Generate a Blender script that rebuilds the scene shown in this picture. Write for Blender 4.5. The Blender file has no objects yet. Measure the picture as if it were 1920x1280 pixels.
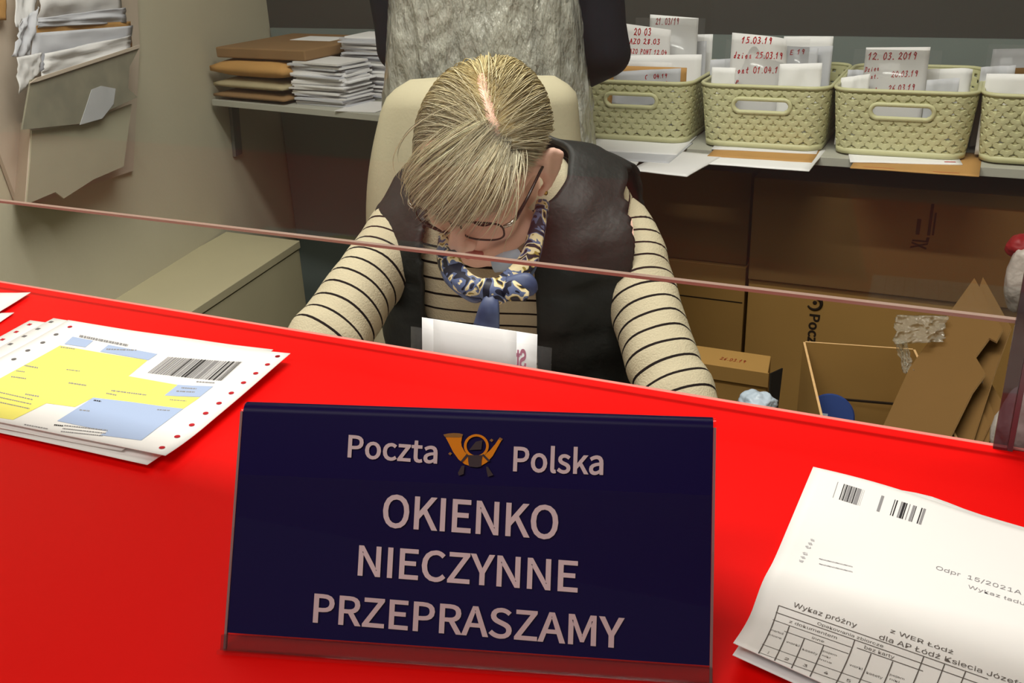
import bpy, bmesh, math, random
import numpy as np
from mathutils import Vector, Matrix, noise

random.seed(7)
SC = bpy.context.scene
COL = SC.collection

# ------------------------------------------------------------------ camera
FPX = 1858.0
_x = np.array([4205, 645, -FPX]); _x /= np.linalg.norm(_x)
_d = np.array([169, 4250, FPX]); _d -= _x * (_d @ _x); _d /= np.linalg.norm(_d)
_z = -_d
_y = np.cross(_z, _x)
M = np.array([_x, _y, _z])               # camera vector (right, down, forward) -> world
CAM = np.array([0, 0, 1.37])
camd = bpy.data.cameras.new('camera'); camo = bpy.data.objects.new('camera', camd); COL.objects.link(camo)
camd.sensor_width = 36; camd.lens = FPX / 1920 * 36; camd.clip_start = 0.02
camo.matrix_world = Matrix([[M[0, 0], -M[0, 1], -M[0, 2], CAM[0]], [M[1, 0], -M[1, 1], -M[1, 2], CAM[1]],
                            [M[2, 0], -M[2, 1], -M[2, 2], CAM[2]], [0, 0, 0, 1]])
SC.camera = camo
CR, CU, CT = M[:, 0], -M[:, 1], -M[:, 2]  # right, up, toward the camera, in world axes

# ------------------------------------------------------------------ light
w = bpy.data.worlds.new('world'); SC.world = w; w.use_nodes = True
w.node_tree.nodes['Background'].inputs[0].default_value = (1, .97, .92, 1)
w.node_tree.nodes['Background'].inputs[1].default_value = 0.10

def area(name, loc, rot, sx, sy, power, color):
    l = bpy.data.lights.new(name, 'AREA'); l.shape = 'RECTANGLE'; l.size = sx; l.size_y = sy
    l.energy = power; l.color = color
    o = bpy.data.objects.new(name, l); o.location = loc; o.rotation_euler = rot; COL.objects.link(o)
    return o
WARM = (1, .985, .91)
area('tube_light_clerk', (-.45, .90, 2.62), (0, 0, 0), 1.5, .05, 34, WARM)
area('fill_light_clerk', (-.7, 1.45, 2.66), (0, 0, 0), 1.2, .5, 13, WARM)  # added soft fill from the office side, no such fitting seen
area('fill_light_hall', (-.45, -.75, 2.62), (0, 0, 0), 1.6, .6, 19, (1, .96, .90))  # added broad fill for counter and sign face, an unseen source
SC.view_settings.view_transform = 'Standard'; SC.view_settings.look = 'None'
SC.view_settings.exposure = 0; SC.view_settings.gamma = 1; SC.view_settings.use_curve_mapping = False

# ------------------------------------------------------------------ picture -> place helpers
def ray(px, py): return M @ np.array([(px - 960) / FPX, (py - 640) / FPX, 1.0])
def onz(px, py, z): d = ray(px, py); return CAM + d * ((z - CAM[2]) / d[2])
def ony(px, py, y): d = ray(px, py); return CAM + d * (y / d[1])
def pd(px, py, k): return CAM + ray(px, py) * k
def onplane(px, py, p0, n):
    d = ray(px, py); return CAM + d * (((p0 - CAM) @ n) / (d @ n))
A3 = lambda *v: np.array(v, float)
def unit(v): v = np.asarray(v, float); return v / np.linalg.norm(v)

# ------------------------------------------------------------------ materials
def lin(c):
    return tuple(((v / 255) / 12.92 if v / 255 <= .04045 else ((v / 255 + .055) / 1.055) ** 2.4) for v in c)
def mat(name, rgb, rough=.6, spec=.3, var=0.0, vscale=20, bump=0.0, bscale=60, coat=0, metal=0, rgb2=None, stretch=None, detail=3):
    m = bpy.data.materials.new(name); m.use_nodes = True
    nt = m.node_tree; b = nt.nodes['Principled BSDF']
    c = lin(rgb); b.inputs['Base Color'].default_value = (*c, 1)
    b.inputs['Roughness'].default_value = rough; b.inputs['Specular IOR Level'].default_value = spec
    b.inputs['Metallic'].default_value = metal
    if coat: b.inputs['Coat Weight'].default_value = coat; b.inputs['Coat Roughness'].default_value = .15
    tc = nt.nodes.new('ShaderNodeTexCoord'); src = tc.outputs['Object']
    if stretch:
        mp = nt.nodes.new('ShaderNodeMapping'); mp.inputs['Scale'].default_value = stretch
        nt.links.new(src, mp.inputs['Vector']); src = mp.outputs['Vector']
    if var or rgb2:
        n = nt.nodes.new('ShaderNodeTexNoise'); n.inputs['Scale'].default_value = vscale; n.inputs['Detail'].default_value = detail
        nt.links.new(src, n.inputs['Vector'])
        r = nt.nodes.new('ShaderNodeValToRGB'); r.color_ramp.elements[0].position = .3; r.color_ramp.elements[1].position = .7
        c2 = lin(rgb2) if rgb2 else tuple(v * (1 - var) for v in c)
        r.color_ramp.elements[0].color = (*c2, 1); r.color_ramp.elements[1].color = (*c, 1)
        nt.links.new(n.outputs['Fac'], r.inputs['Fac']); nt.links.new(r.outputs['Color'], b.inputs['Base Color'])
    if bump:
        n2 = nt.nodes.new('ShaderNodeTexNoise'); n2.inputs['Scale'].default_value = bscale; n2.inputs['Detail'].default_value = detail
        nt.links.new(src, n2.inputs['Vector'])
        bp = nt.nodes.new('ShaderNodeBump'); bp.inputs['Strength'].default_value = bump; bp.inputs['Distance'].default_value = .01 if bump < .95 else .03
        nt.links.new(n2.outputs['Fac'], bp.inputs['Height']); nt.links.new(bp.outputs['Normal'], b.inputs['Normal'])
    return m
def clear(name, tint=(1, 1, 1), ior=1.49, rough=.02, haze=0.0, hazecol=(.8, .8, .8)):
    m = bpy.data.materials.new(name); m.use_nodes = True; nt = m.node_tree
    nt.nodes.remove(nt.nodes['Principled BSDF']); out = nt.nodes['Material Output']
    t = nt.nodes.new('ShaderNodeBsdfTransparent'); t.inputs[0].default_value = (*tint, 1)
    g = nt.nodes.new('ShaderNodeBsdfGlossy'); g.inputs['Roughness'].default_value = rough
    f = nt.nodes.new('ShaderNodeFresnel'); f.inputs['IOR'].default_value = ior
    ge = nt.nodes.new('ShaderNodeNewGeometry'); iv = nt.nodes.new('ShaderNodeMath'); iv.operation = 'SUBTRACT'; iv.inputs[0].default_value = 1
    nt.links.new(ge.outputs['Backfacing'], iv.inputs[1]); mu = nt.nodes.new('ShaderNodeMath'); mu.operation = 'MULTIPLY'
    nt.links.new(f.outputs[0], mu.inputs[0]); nt.links.new(iv.outputs[0], mu.inputs[1])   # reflect once, on the outer face
    mx = nt.nodes.new('ShaderNodeMixShader'); nt.links.new(mu.outputs[0], mx.inputs[0])
    s = t.outputs[0]
    if haze:
        d = nt.nodes.new('ShaderNodeBsdfDiffuse'); d.inputs[0].default_value = (*hazecol, 1)
        m2 = nt.nodes.new('ShaderNodeMixShader'); m2.inputs[0].default_value = haze
        nt.links.new(t.outputs[0], m2.inputs[1]); nt.links.new(d.outputs[0], m2.inputs[2]); s = m2.outputs[0]
    nt.links.new(s, mx.inputs[1]); nt.links.new(g.outputs[0], mx.inputs[2]); nt.links.new(mx.outputs[0], out.inputs['Surface'])
    return m
def striped(name, base, dark, spacing, duty, rough=.85):
    m = mat(name, base, rough, .1, bump=.25, bscale=400); nt = m.node_tree; b = nt.nodes['Principled BSDF']
    a = nt.nodes.new('ShaderNodeAttribute'); a.attribute_name = 'along'
    d = nt.nodes.new('ShaderNodeMath'); d.operation = 'DIVIDE'; d.inputs[1].default_value = spacing
    fr = nt.nodes.new('ShaderNodeMath'); fr.operation = 'FRACT'
    lt = nt.nodes.new('ShaderNodeMath'); lt.operation = 'LESS_THAN'; lt.inputs[1].default_value = duty
    mx = nt.nodes.new('ShaderNodeMix'); mx.data_type = 'RGBA'
    mx.inputs['A'].default_value = (*lin(base), 1); mx.inputs['B'].default_value = (*lin(dark), 1)
    nt.links.new(a.outputs['Fac'], d.inputs[0]); nt.links.new(d.outputs[0], fr.inputs[0]); nt.links.new(fr.outputs[0], lt.inputs[0])
    nt.links.new(lt.outputs[0], mx.inputs['Factor']); nt.links.new(mx.outputs['Result'], b.inputs['Base Color'])
    return m

m_red = mat('red laminate', (236, 14, 12), .42, .08)
m_wall = mat('cream wall paint', (198, 192, 170), .8, .2, var=.05, vscale=3, bump=.05, bscale=120)
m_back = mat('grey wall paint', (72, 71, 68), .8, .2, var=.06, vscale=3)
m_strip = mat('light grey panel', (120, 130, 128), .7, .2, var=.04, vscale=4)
m_floor = mat('grey floor vinyl', (90, 84, 76), .6, .3, var=.15, vscale=8)
m_ceil = mat('white ceiling', (225, 222, 214), .9, .1)
m_shelf = mat('grey shelf laminate', (176, 176, 166), .55, .3, var=.04, vscale=6)
m_bench = mat('beige cabinet laminate', (188, 180, 148), .6, .25, var=.03, vscale=5)
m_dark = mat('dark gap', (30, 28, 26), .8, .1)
m_metal = mat('grey metal', (120, 124, 122), .4, .5, metal=.6)
m_paper = mat('white paper', (236, 236, 238), .85, .1)
m_paper2 = mat('off white paper', (222, 221, 222), .85, .1, var=.04, vscale=10)
m_paper3 = mat('grey white paper', (200, 202, 210), .85, .1, var=.08, vscale=14)
m_form = mat('form paper', (246, 244, 242), .8, .1)
m_yel = mat('yellow form print', (250, 240, 124), .8, .1)
m_blue = mat('blue form print', (176, 194, 228), .8, .1)
m_ink = mat('black print', (52, 50, 52), .8, .1)
m_ink2 = mat('grey print', (150, 148, 150), .8, .1)
m_ink3 = mat('table print', (104, 97, 92), .8, .1)
m_hole = mat('red counter seen through punched hole', (190, 40, 50), .8, .1)
m_holeg = mat('grey punched hole', (120, 116, 116), .8, .1)
m_redpen = mat('red felt pen', (176, 22, 34), .8, .1)
m_pinkpen = mat('pink pen seen through paper', (205, 120, 150), .8, .1)
m_navy = mat('navy sign insert', (20, 8, 68), .38, .12)
m_letter = mat('pale sign lettering', (214, 200, 206), .7, .1)
m_horn = mat('orange horn print', (226, 140, 30), .6, .1)
m_hornd = mat('dull gold print', (150, 110, 60), .6, .1)
m_horng = mat('charcoal print', (70, 62, 66), .6, .1)
m_acr = clear('clear acrylic', (.96, .95, .95), 1.45)
m_acre = mat('acrylic edge', (150, 120, 120), .3, .4)
m_pane = clear('acrylic screen', (.95, .955, .95), 1.40, .02, .012, (.8, .75, .7))
m_panee = mat('polished acrylic edge', (158, 132, 120), .35, .4)
m_post = clear('tinted acrylic post', (.42, .36, .40), 1.5, .05, .12, (.3, .24, .28))
m_sleeve = clear('clear plastic sleeve', (.985, .985, .985), 1.3, .12, .03, (.8, .8, .84))
m_film = clear('crinkled clear film', (.88, .86, .8), 1.5, .12, .12, (.8, .76, .66))
m_kraft = mat('kraft paper', (190, 146, 88), .75, .2, var=.1, vscale=12, bump=.15, bscale=40)
m_kraftd = mat('brown kraft', (142, 112, 78), .75, .2, var=.1, vscale=10)
m_kraftp = mat('pale kraft', (176, 164, 132), .75, .2, var=.1, vscale=12, bump=.2, bscale=30)
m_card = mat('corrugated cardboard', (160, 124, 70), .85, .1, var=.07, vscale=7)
m_cardd = mat('brown cardboard', (112, 84, 48), .85, .1, var=.08, vscale=6)  # brown deepened so the colour also carries shade under the shelf
m_cardl = mat('cut cardboard edge', (206, 168, 118), .9, .1, var=.1, vscale=80)
m_print = mat('black box print', (44, 34, 26), .8, .1)
m_basket = mat('cream green plastic', (198, 197, 156), .45, .3)
m_poly = mat('pale blue plastic bag', (176, 190, 204), .35, .4, bump=.5, bscale=30)
m_wbag = mat('white plastic bag', (176, 168, 162), .4, .4, bump=.7, bscale=30)
m_rbag = mat('red bag top', (136, 26, 32), .5, .3)
m_lblue = mat('blue disc', (40, 62, 120), .5, .3)
m_skin = mat('skin', (252, 206, 188), .55, .3, var=.06, vscale=30)
m_lip = mat('lips', (196, 116, 112), .5, .3)
m_vest = mat('black quilted nylon', (31, 33, 32), .55, .3, bump=.18, bscale=60)
m_vestp = mat('black piping', (24, 24, 26), .6, .2)
m_sweat = striped('cream knit with black stripes', (188, 178, 152), (34, 27, 26), .0225, .15)
m_navycl = mat('dark navy cloth', (22, 26, 36), .85, .15, var=.15, vscale=30)
m_troud = mat('dark trousers', (38, 38, 44), .85, .15)
m_plast = mat('crinkled translucent plastic', (186, 186, 176), .17, 1.0, rgb2=(146, 148, 142), vscale=10, bump=1.0, bscale=20, stretch=(2.2, 2.2, .7), detail=8, coat=.8)
m_chair = mat('beige fleece cloth', (186, 178, 152), .95, .1, var=.07, vscale=8, bump=.06, bscale=220)
m_black = mat('black plastic', (30, 30, 32), .5, .3)
m_frame = mat('black spectacle frame', (30, 24, 24), .25, .5)
m_silver = mat('silver metal', (200, 196, 186), .2, .6, metal=.9)
m_gold = mat('gold metal', (210, 170, 90), .25, .6, metal=.9)
m_lens = clear('spectacle lens', (.96, .96, .96), 1.4, .02)
m_pocket = mat('beige card pocket', (178, 174, 152), .7, .2, var=.08, vscale=6)
m_pocketb = mat('pale back board', (196, 182, 166), .7, .2, var=.05, vscale=6)
m_pocketd = mat('grey beige board', (150, 146, 128), .7, .2, rgb2=(128, 126, 112), vscale=14)
m_torn = mat('torn blue white sticker', (190, 192, 196), .6, .2, var=.1, vscale=20)

# ------------------------------------------------------------------ mesh builder
class MB:
    def __init__(s): s.v = []; s.f = []; s.m = []; s.al = []; s.sm = []
    def add(s, vs, fs, mi=0, along=None, smooth=False):
        o = len(s.v); s.v.extend([tuple(map(float, p)) for p in vs]); s.al.extend(along if along is not None else [0.0] * len(vs))
        for k, f in enumerate(fs):
            s.f.append([i + o for i in f]); s.m.append(mi[k] if isinstance(mi, list) else mi); s.sm.append(smooth)
        return s
    def obox(s, c, ax, ay, az, mi=0):
        c, ax, ay, az = map(np.asarray, (c, ax, ay, az))
        vs = [c + i * ax + j * ay + k * az for i in (-1, 1) for j in (-1, 1) for k in (-1, 1)]
        fs = [(0, 1, 3, 2), (4, 6, 7, 5), (0, 4, 5, 1), (2, 3, 7, 6), (0, 2, 6, 4), (1, 5, 7, 3)]
        return s.add(vs, fs, mi)
    def box(s, lo, hi, mi=0, rz=0):
        lo, hi = np.array(lo, float), np.array(hi, float); c = (lo + hi) / 2; h = (hi - lo) / 2
        a = A3(math.cos(rz), math.sin(rz), 0); b = A3(-math.sin(rz), math.cos(rz), 0)
        return s.obox(c, a * h[0], b * h[1], A3(0, 0, h[2]), mi)
    def slab(s, poly, n, t, mi=0, mie=None):
        """polygon (3-D points) with thickness t towards -n"""
        n = unit(n) * t; k = len(poly); p = [np.asarray(q) for q in poly]
        vs = p + [q - n for q in p]
        fs = [tuple(range(k)), tuple(range(2 * k - 1, k - 1, -1))] + [(i, i + k, (i + 1) % k + k, (i + 1) % k) for i in range(k)]
        return s.add(vs, fs, [mi, mi] + [mi if mie is None else mie] * k)
    def loft(s, rings, closed=True, caps=True, mi=0, along=None, smooth=True):
        n = len(rings[0]); vs = [p for r in rings for p in r]; fs = []
        for i in range(len(rings) - 1):
            for j in range(n if closed else n - 1):
                fs.append((i * n + j, i * n + (j + 1) % n, (i + 1) * n + (j + 1) % n, (i + 1) * n + j))
        al = None
        if along is not None: al = [a for a in along for _ in range(n)]
        s.add(vs, fs, mi, al, smooth)
        if caps:
            o = len(s.v) - len(vs); e = (len(rings) - 1) * n + o
            s.f.append(list(range(o + n - 1, o - 1, -1))); s.m.append(mi); s.sm.append(False)
            s.f.append(list(range(e, e + n))); s.m.append(mi); s.sm.append(False)
        return s
    def tube(s, path, r, n=8, mi=0, caps=True, closedpath=False):
        P = [np.asarray(p, float) for p in path]; R = r if hasattr(r, '__len__') else [r] * len(P)
        up = None; rings = []; L = [0]; K = len(P)
        for i in range(K):
            a = P[(i - 1) % K] if (closedpath or i > 0) else P[i]; b = P[(i + 1) % K] if (closedpath or i < K - 1) else P[i]
            t = unit(b - a)
            if up is None: up = A3(0, 0, 1) if abs(t[2]) < .9 else A3(1, 0, 0)
            x = np.cross(t, up); x = x / (np.linalg.norm(x) + 1e-9); y = np.cross(x, t); up = y
            rings.append([P[i] + R[i] * (math.cos(q) * x + math.sin(q) * y) for q in np.arange(n) * 2 * math.pi / n])
            if i: L.append(L[-1] + np.linalg.norm(P[i] - P[i - 1]))
        if closedpath: rings.append(rings[0]); caps = False; L.append(0)
        return s.loft(rings, True, caps, mi, L)
    def ell(s, c, r, rot=None, nu=16, nv=10, mi=0):
        vs = []; c = np.asarray(c, float); rot = np.eye(3) if rot is None else rot
        for i in range(1, nv):
            th = math.pi * i / nv
            for j in range(nu):
                ph = 2 * math.pi * j / nu
                vs.append(c + rot @ (np.array([math.sin(th) * math.cos(ph), math.sin(th) * math.sin(ph), math.cos(th)]) * r))
        vs += [c + rot @ (A3(0, 0, 1) * r), c - rot @ (A3(0, 0, 1) * r)]; T = (nv - 1) * nu; fs = []
        for i in range(nv - 2):
            for j in range(nu): fs.append((i * nu + j, (i + 1) * nu + j, (i + 1) * nu + (j + 1) % nu, i * nu + (j + 1) % nu))
        for j in range(nu):
            fs.append((T, j, (j + 1) % nu)); fs.append((T + 1, (nv - 2) * nu + (j + 1) % nu, (nv - 2) * nu + j))
        return s.add(vs, fs, mi, None, True)
    def cap(s, a, b, ra, rb, n=14):
        """tapered capsule as loft, closed"""
        a, b = np.asarray(a, float), np.asarray(b, float); t = unit(b - a)
        up = A3(0, 0, 1) if abs(t[2]) < .9 else A3(1, 0, 0); x = unit(np.cross(t, up)); y = np.cross(x, t); rings = []
        for q in (-.98, -.8, -.5, -.2): rings.append((a + t * ra * q, ra * math.sqrt(1 - q * q)))
        for k in (0, .25, .5, .75, 1): rings.append((a + (b - a) * k, ra + (rb - ra) * k))
        for q in (.2, .5, .8, .98): rings.append((b + t * rb * q, rb * math.sqrt(1 - q * q)))
        return s.loft([[c + r * (math.cos(q) * x + math.sin(q) * y) for q in np.arange(n) * 2 * math.pi / n] for c, r in rings])
    def chain(s, pts, rs):
        for i in range(len(pts) - 1): s.cap(pts[i], pts[i + 1], rs[i], rs[i + 1])
        return s
    def mesh(s, name, mats, off=(0, 0, 0)):
        me = bpy.data.meshes.new(name); o = np.array(off, float)
        me.from_pydata([tuple(np.array(p) - o) for p in s.v], [], s.f)
        for m in (mats if isinstance(mats, (list, tuple)) else [mats]): me.materials.append(m)
        me.polygons.foreach_set('material_index', s.m); me.polygons.foreach_set('use_smooth', s.sm)
        if any(s.al):
            a = me.attributes.new('along', 'FLOAT', 'POINT'); a.data.foreach_set('value', s.al)
        me.validate(); me.update()
        return me
    def build(s, name, mats, parent=None, origin=None, bevel=0, fixn=True, **props):
        if parent is not None: off = np.array(world_loc(parent))
        elif origin is not None: off = np.array(origin)
        else:
            V = np.array(s.v); off = (V.min(0) + V.max(0)) / 2; off[2] = V[:, 2].min()
        me = s.mesh(name, mats, off)
        if fixn:
            bm = bmesh.new(); bm.from_mesh(me); bmesh.ops.recalc_face_normals(bm, faces=bm.faces); bm.to_mesh(me); bm.free()
        o = bpy.data.objects.new(name, me); COL.objects.link(o)
        if parent is not None: o.parent = parent
        else: o.location = off
        if bevel:
            b = o.modifiers.new('bevel', 'BEVEL'); b.width = bevel; b.segments = 2; b.limit_method = 'ANGLE'; b.angle_limit = .6
        tag(o, **props)
        return o
def world_loc(o):
    l = Vector(o.location)
    while o.parent: o = o.parent; l = l + o.location
    return l
def tag(o, label=None, cat=None, group=None, kind=None):
    if label: o['label'] = label
    if cat: o['category'] = cat
    if group: o['group'] = group
    if kind: o['kind'] = kind
    return o
def thing(name, loc, label, cat, group=None):
    o = bpy.data.objects.new(name, None); o.empty_display_size = .05; o.location = loc; COL.objects.link(o)
    return tag(o, label, cat, group)
def copy_tree(o, parent=None):
    c = o.copy(); COL.objects.link(c)
    if parent is not None: c.parent = parent; c.matrix_parent_inverse = o.matrix_parent_inverse.copy()
    for ch in list(o.children): copy_tree(ch, c)
    return c
def remeshed(mb, voxel, smooth=4):
    me = mb.mesh('tmp', [m_skin]); o = bpy.data.objects.new('tmp', me); COL.objects.link(o)
    r = o.modifiers.new('r', 'REMESH'); r.mode = 'VOXEL'; r.voxel_size = voxel; r.use_smooth_shade = True
    sm = o.modifiers.new('s', 'SMOOTH'); sm.factor = .5; sm.iterations = smooth
    dg = bpy.context.evaluated_depsgraph_get(); ev = o.evaluated_get(dg); m2 = ev.to_mesh()
    out = MB(); V = [tuple(v.co) for v in m2.vertices]; F = [tuple(p.vertices) for p in m2.polygons]
    ev.to_mesh_clear(); bpy.data.objects.remove(o); bpy.data.meshes.remove(me)
    out.add(V, F, 0, None, True)
    return out
def spline(P, n):
    P = [np.asarray(p, float) for p in P]; out = []
    Q = [2 * P[0] - P[1]] + P + [2 * P[-1] - P[-2]]
    for i in range(1, len(Q) - 2):
        for k in range(n):
            t = k / n; a, b, c, d = Q[i - 1:i + 3]
            out.append(.5 * (2 * b + (c - a) * t + (2 * a - 5 * b + 4 * c - d) * t * t + (3 * b - a - 3 * c + d) * t ** 3))
    out.append(P[-1]); return out
def nz(p, s=1.0): return noise.noise(Vector([float(q) * s for q in p]))

# ------------------------------------------------------------------ lettering
_tc = {}
import os
def sysfont(fn):                                   # Blender's own interface fonts; its built-in font when one is missing
    try: return bpy.data.fonts.load(os.path.join(bpy.utils.system_resource('DATAFILES', path='fonts'), fn))
    except Exception: return None
F_SIGN, F_PRINT = sysfont('Noto Sans CJK Regular.woff2'), sysfont('Inter.woff2')
def _raw(s, bold, font):
    cu = bpy.data.curves.new('t', 'FONT'); cu.body = s; cu.resolution_u = 4; cu.offset = bold; cu.size = 1
    if font: cu.font = font
    o = bpy.data.objects.new('t', cu); COL.objects.link(o)
    dg = bpy.context.evaluated_depsgraph_get(); ev = o.evaluated_get(dg); me = ev.to_mesh()
    V = np.array([v.co[:2] for v in me.vertices]); F = [tuple(p.vertices) for p in me.polygons]
    ev.to_mesh_clear(); bpy.data.objects.remove(o); bpy.data.curves.remove(cu)
    return V, F
def text_geo(s, bold=0.0, font=None):
    """flat lettering scaled to cap height 1; bold is a share of the cap height"""
    font = font or F_PRINT; key = (s, bold, font.name if font else '')
    if key not in _tc:
        ck = ('cap', key[2])
        if ck not in _tc: _tc[ck] = _raw('H', 0, font)[0][:, 1].max()
        V, F = _raw(s, bold * _tc[ck], font); _tc[key] = (V / _tc[ck], F)
    return _tc[key]
CAPH = 1.0
# strokes for handwriting, unit box (x right, y up)
HW = {'0': [[(.5, 1), (.15, .8), (.1, .3), (.4, 0), (.75, .2), (.8, .7), (.5, 1)]], '1': [[(.1, .65), (.5, 1), (.35, 0)]],
      '2': [[(.1, .75), (.4, 1), (.75, .8), (.55, .45), (.1, .05), (.45, .12), (.9, .02)]],
      '3': [[(.15, .9), (.55, 1), (.7, .8), (.4, .55), (.75, .35), (.55, .02), (.1, .1)]],
      '4': [[(.4, 1), (.1, .4), (.8, .45)], [(.65, .75), (.55, 0)]], '5': [[(.8, 1), (.3, .95), (.22, .58), (.65, .6), (.7, .2), (.1, .02)]],
      '6': [[(.65, 1), (.25, .6), (.15, .2), (.45, 0), (.7, .2), (.5, .45), (.2, .3)]],
      '8': [[(.6, .95), (.2, .75), (.7, .25), (.4, 0), (.15, .2), (.75, .8), (.55, .97)]],
      '9': [[(.75, .85), (.4, 1), (.2, .7), (.5, .5), (.75, .8), (.6, 0)]], '.': [[(.2, .02), (.35, .06)]],
      '/': [[(.1, 0), (.55, 1)]], 'A': [[(.05, 0), (.45, 1), (.8, 0)], [(.2, .4), (.7, .4)]],
      'Z': [[(.1, 1), (.75, .95), (.1, .03), (.8, .06)]], 'O': [[(.5, 1), (.15, .8), (.1, .3), (.4, 0), (.75, .2), (.8, .7), (.5, 1)]],
      'P': [[(.15, 0), (.25, 1), (.7, .9), (.65, .55), (.2, .5)]], 'N': [[(.1, 0), (.2, 1), (.65, .05), (.8, 1)]],
      'T': [[(.05, .97), (.85, 1)], [(.45, 1), (.35, 0)]], 'D': [[(.2, 0), (.25, 1)], [(.1, 1), (.7, .85), (.75, .3), (.1, 0)]],
      'z': [[(.1, .5), (.6, .5), (.1, .02), (.65, .04)]], 'i': [[(.3, .5), (.25, .03), (.45, .05)], [(.35, .75), (.4, .78)]],
      'e': [[(.1, .25), (.6, .35), (.4, .55), (.1, .3), (.3, 0), (.65, .1)]], 'n': [[(.15, 0), (.15, .5), (.4, .5), (.5, 0), (.6, .04)]],
      'o': [[(.35, .5), (.1, .3), (.3, 0), (.6, .2), (.35, .5)]], 'w': [[(.05, .5), (.2, 0), (.4, .4), (.55, 0), (.8, .5)]],
      't': [[(.3, .9), (.25, .05), (.5, .05)], [(.05, .55), (.55, .6)]], 'p': [[(.1, -.4), (.2, .5), (.55, .45), (.5, .1), (.15, .05)]],
      'd': [[(.6, 1), (.5, 0)], [(.5, .4), (.2, .4), (.1, .1), (.45, .05)]], 'E': [[(.7, 1), (.2, .95), (.15, .03), (.75, .05)], [(.2, .5), (.6, .52)]],
      'a': [[(.5, .45), (.15, .35), (.2, .02), (.5, .3), (.55, 0)]], ' ': []}
def hand_geo(s, seed=1, thick=.13):
    rnd = random.Random(seed); V = []; F = []; x = 0
    for ch in s:
        for st in HW.get(ch, []):
            pts = [(x + a * .62 + rnd.uniform(-.03, .03) + b * .1, b + rnd.uniform(-.04, .04)) for a, b in st]
            for (a, b) in zip(pts[:-1], pts[1:]):
                d = np.array(b) - np.array(a); L = np.linalg.norm(d) + 1e-6; d /= L; n = np.array([-d[1], d[0]]) * thick / 2; e = d * thick * .3
                o = len(V); V += [np.array(a) - e - n, np.array(b) + e - n, np.array(b) + e + n, np.array(a) - e + n]; F.append((o, o + 1, o + 2, o + 3))
        x += {' ': .5, '.': .4}.get(ch, .72)
    return np.array(V), F
def fit(geo, u0, u1, v0, h, cap=CAPH):
    """lettering geometry moved so that it spans u0..u1 and stands on v0 with cap height h (v up)"""
    V, F = geo; a, b = V[:, 0].min(), V[:, 0].max()
    return np.column_stack([u0 + (V[:, 0] - a) / (b - a) * (u1 - u0), v0 + V[:, 1] / cap * h]), F
def rect(u0, v0, u1, v1): return np.array([(u0, v0), (u1, v0), (u1, v1), (u0, v1)]), [(0, 1, 2, 3)]
def clip(geo, u0=0, u1=1, v0=0, v1=1):
    V, F = geo
    bm = bmesh.new(); vs = [bm.verts.new((p[0], p[1], 0)) for p in V]
    for f in F:
        try: bm.faces.new([vs[i] for i in f])
        except ValueError: pass
    for co, no in (((u0, 0, 0), (-1, 0, 0)), ((u1, 0, 0), (1, 0, 0)), ((0, v0, 0), (0, -1, 0)), ((0, v1, 0), (0, 1, 0))):
        bmesh.ops.bisect_plane(bm, geom=bm.verts[:] + bm.edges[:] + bm.faces[:], plane_co=co, plane_no=no, clear_outer=True)
    bm.verts.index_update()
    r = (np.array([v.co[:2] for v in bm.verts]).reshape(-1, 2), [tuple(v.index for v in f.verts) for f in bm.faces]); bm.free()
    return r
def dice(geo, nu, nv):
    """cut flat print geometry along a grid so that it can follow a curved sheet"""
    V, F = geo
    bm = bmesh.new(); vs = [bm.verts.new((p[0], p[1], 0)) for p in V]
    for f in F:
        try: bm.faces.new([vs[i] for i in f])
        except ValueError: pass
    for k in range(1, nu): bmesh.ops.bisect_plane(bm, geom=bm.verts[:] + bm.edges[:] + bm.faces[:], plane_co=(k / nu, 0, 0), plane_no=(1, 0, 0))
    for k in range(1, nv): bmesh.ops.bisect_plane(bm, geom=bm.verts[:] + bm.edges[:] + bm.faces[:], plane_co=(0, k / nv, 0), plane_no=(0, 1, 0))
    bm.verts.index_update()
    r = (np.array([v.co[:2] for v in bm.verts]).reshape(-1, 2), [tuple(v.index for v in f.verts) for f in bm.faces]); bm.free()
    return r
def sheet(name, P, mats, prints=(), nu=16, nv=16, t=.0004, lift=.00015, parent=None, origin=None, **props):
    """a paper sheet following P(u, v), u across, v down; prints = (geometry in uv, material index)"""
    mb = MB(); eps = 1e-3
    def N(u, v):
        a = (P(u + eps, v) - P(u - eps, v)); b = (P(u, v + eps) - P(u, v - eps)); return unit(np.cross(b, a))
    vs = []; vb = []
    for j in range(nv + 1):
        for i in range(nu + 1):
            p = P(i / nu, j / nv); vs.append(p); vb.append(p - N(i / nu, j / nv) * t)
    K = len(vs); W = nu + 1; fs = []
    for j in range(nv):
        for i in range(nu):
            a = j * W + i; fs.append((a, a + W, a + W + 1, a + 1)); fs.append((a + K, a + 1 + K, a + W + 1 + K, a + W + K))
    for i in range(nu):
        a = i; fs.append((a, a + 1, a + 1 + K, a + K)); a = nv * W + i; fs.append((a, a + K, a + 1 + K, a + 1))
    for j in range(nv):
        a = j * W; fs.append((a, a + K, a + W + K, a + W)); a = j * W + nu; fs.append((a, a + W, a + W + K, a + K))
    mb.add(vs + vb, fs, 0, None, True)
    for geo, mi in prints:
        V, F = geo
        if len(F) == 0: continue
        mb.add([P(u, v) + N(u, v) * lift * (1 + .3 * mi) for u, v in V], F, mi)
    return mb.build(name, mats, parent, origin, fixn=False, **props)

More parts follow.
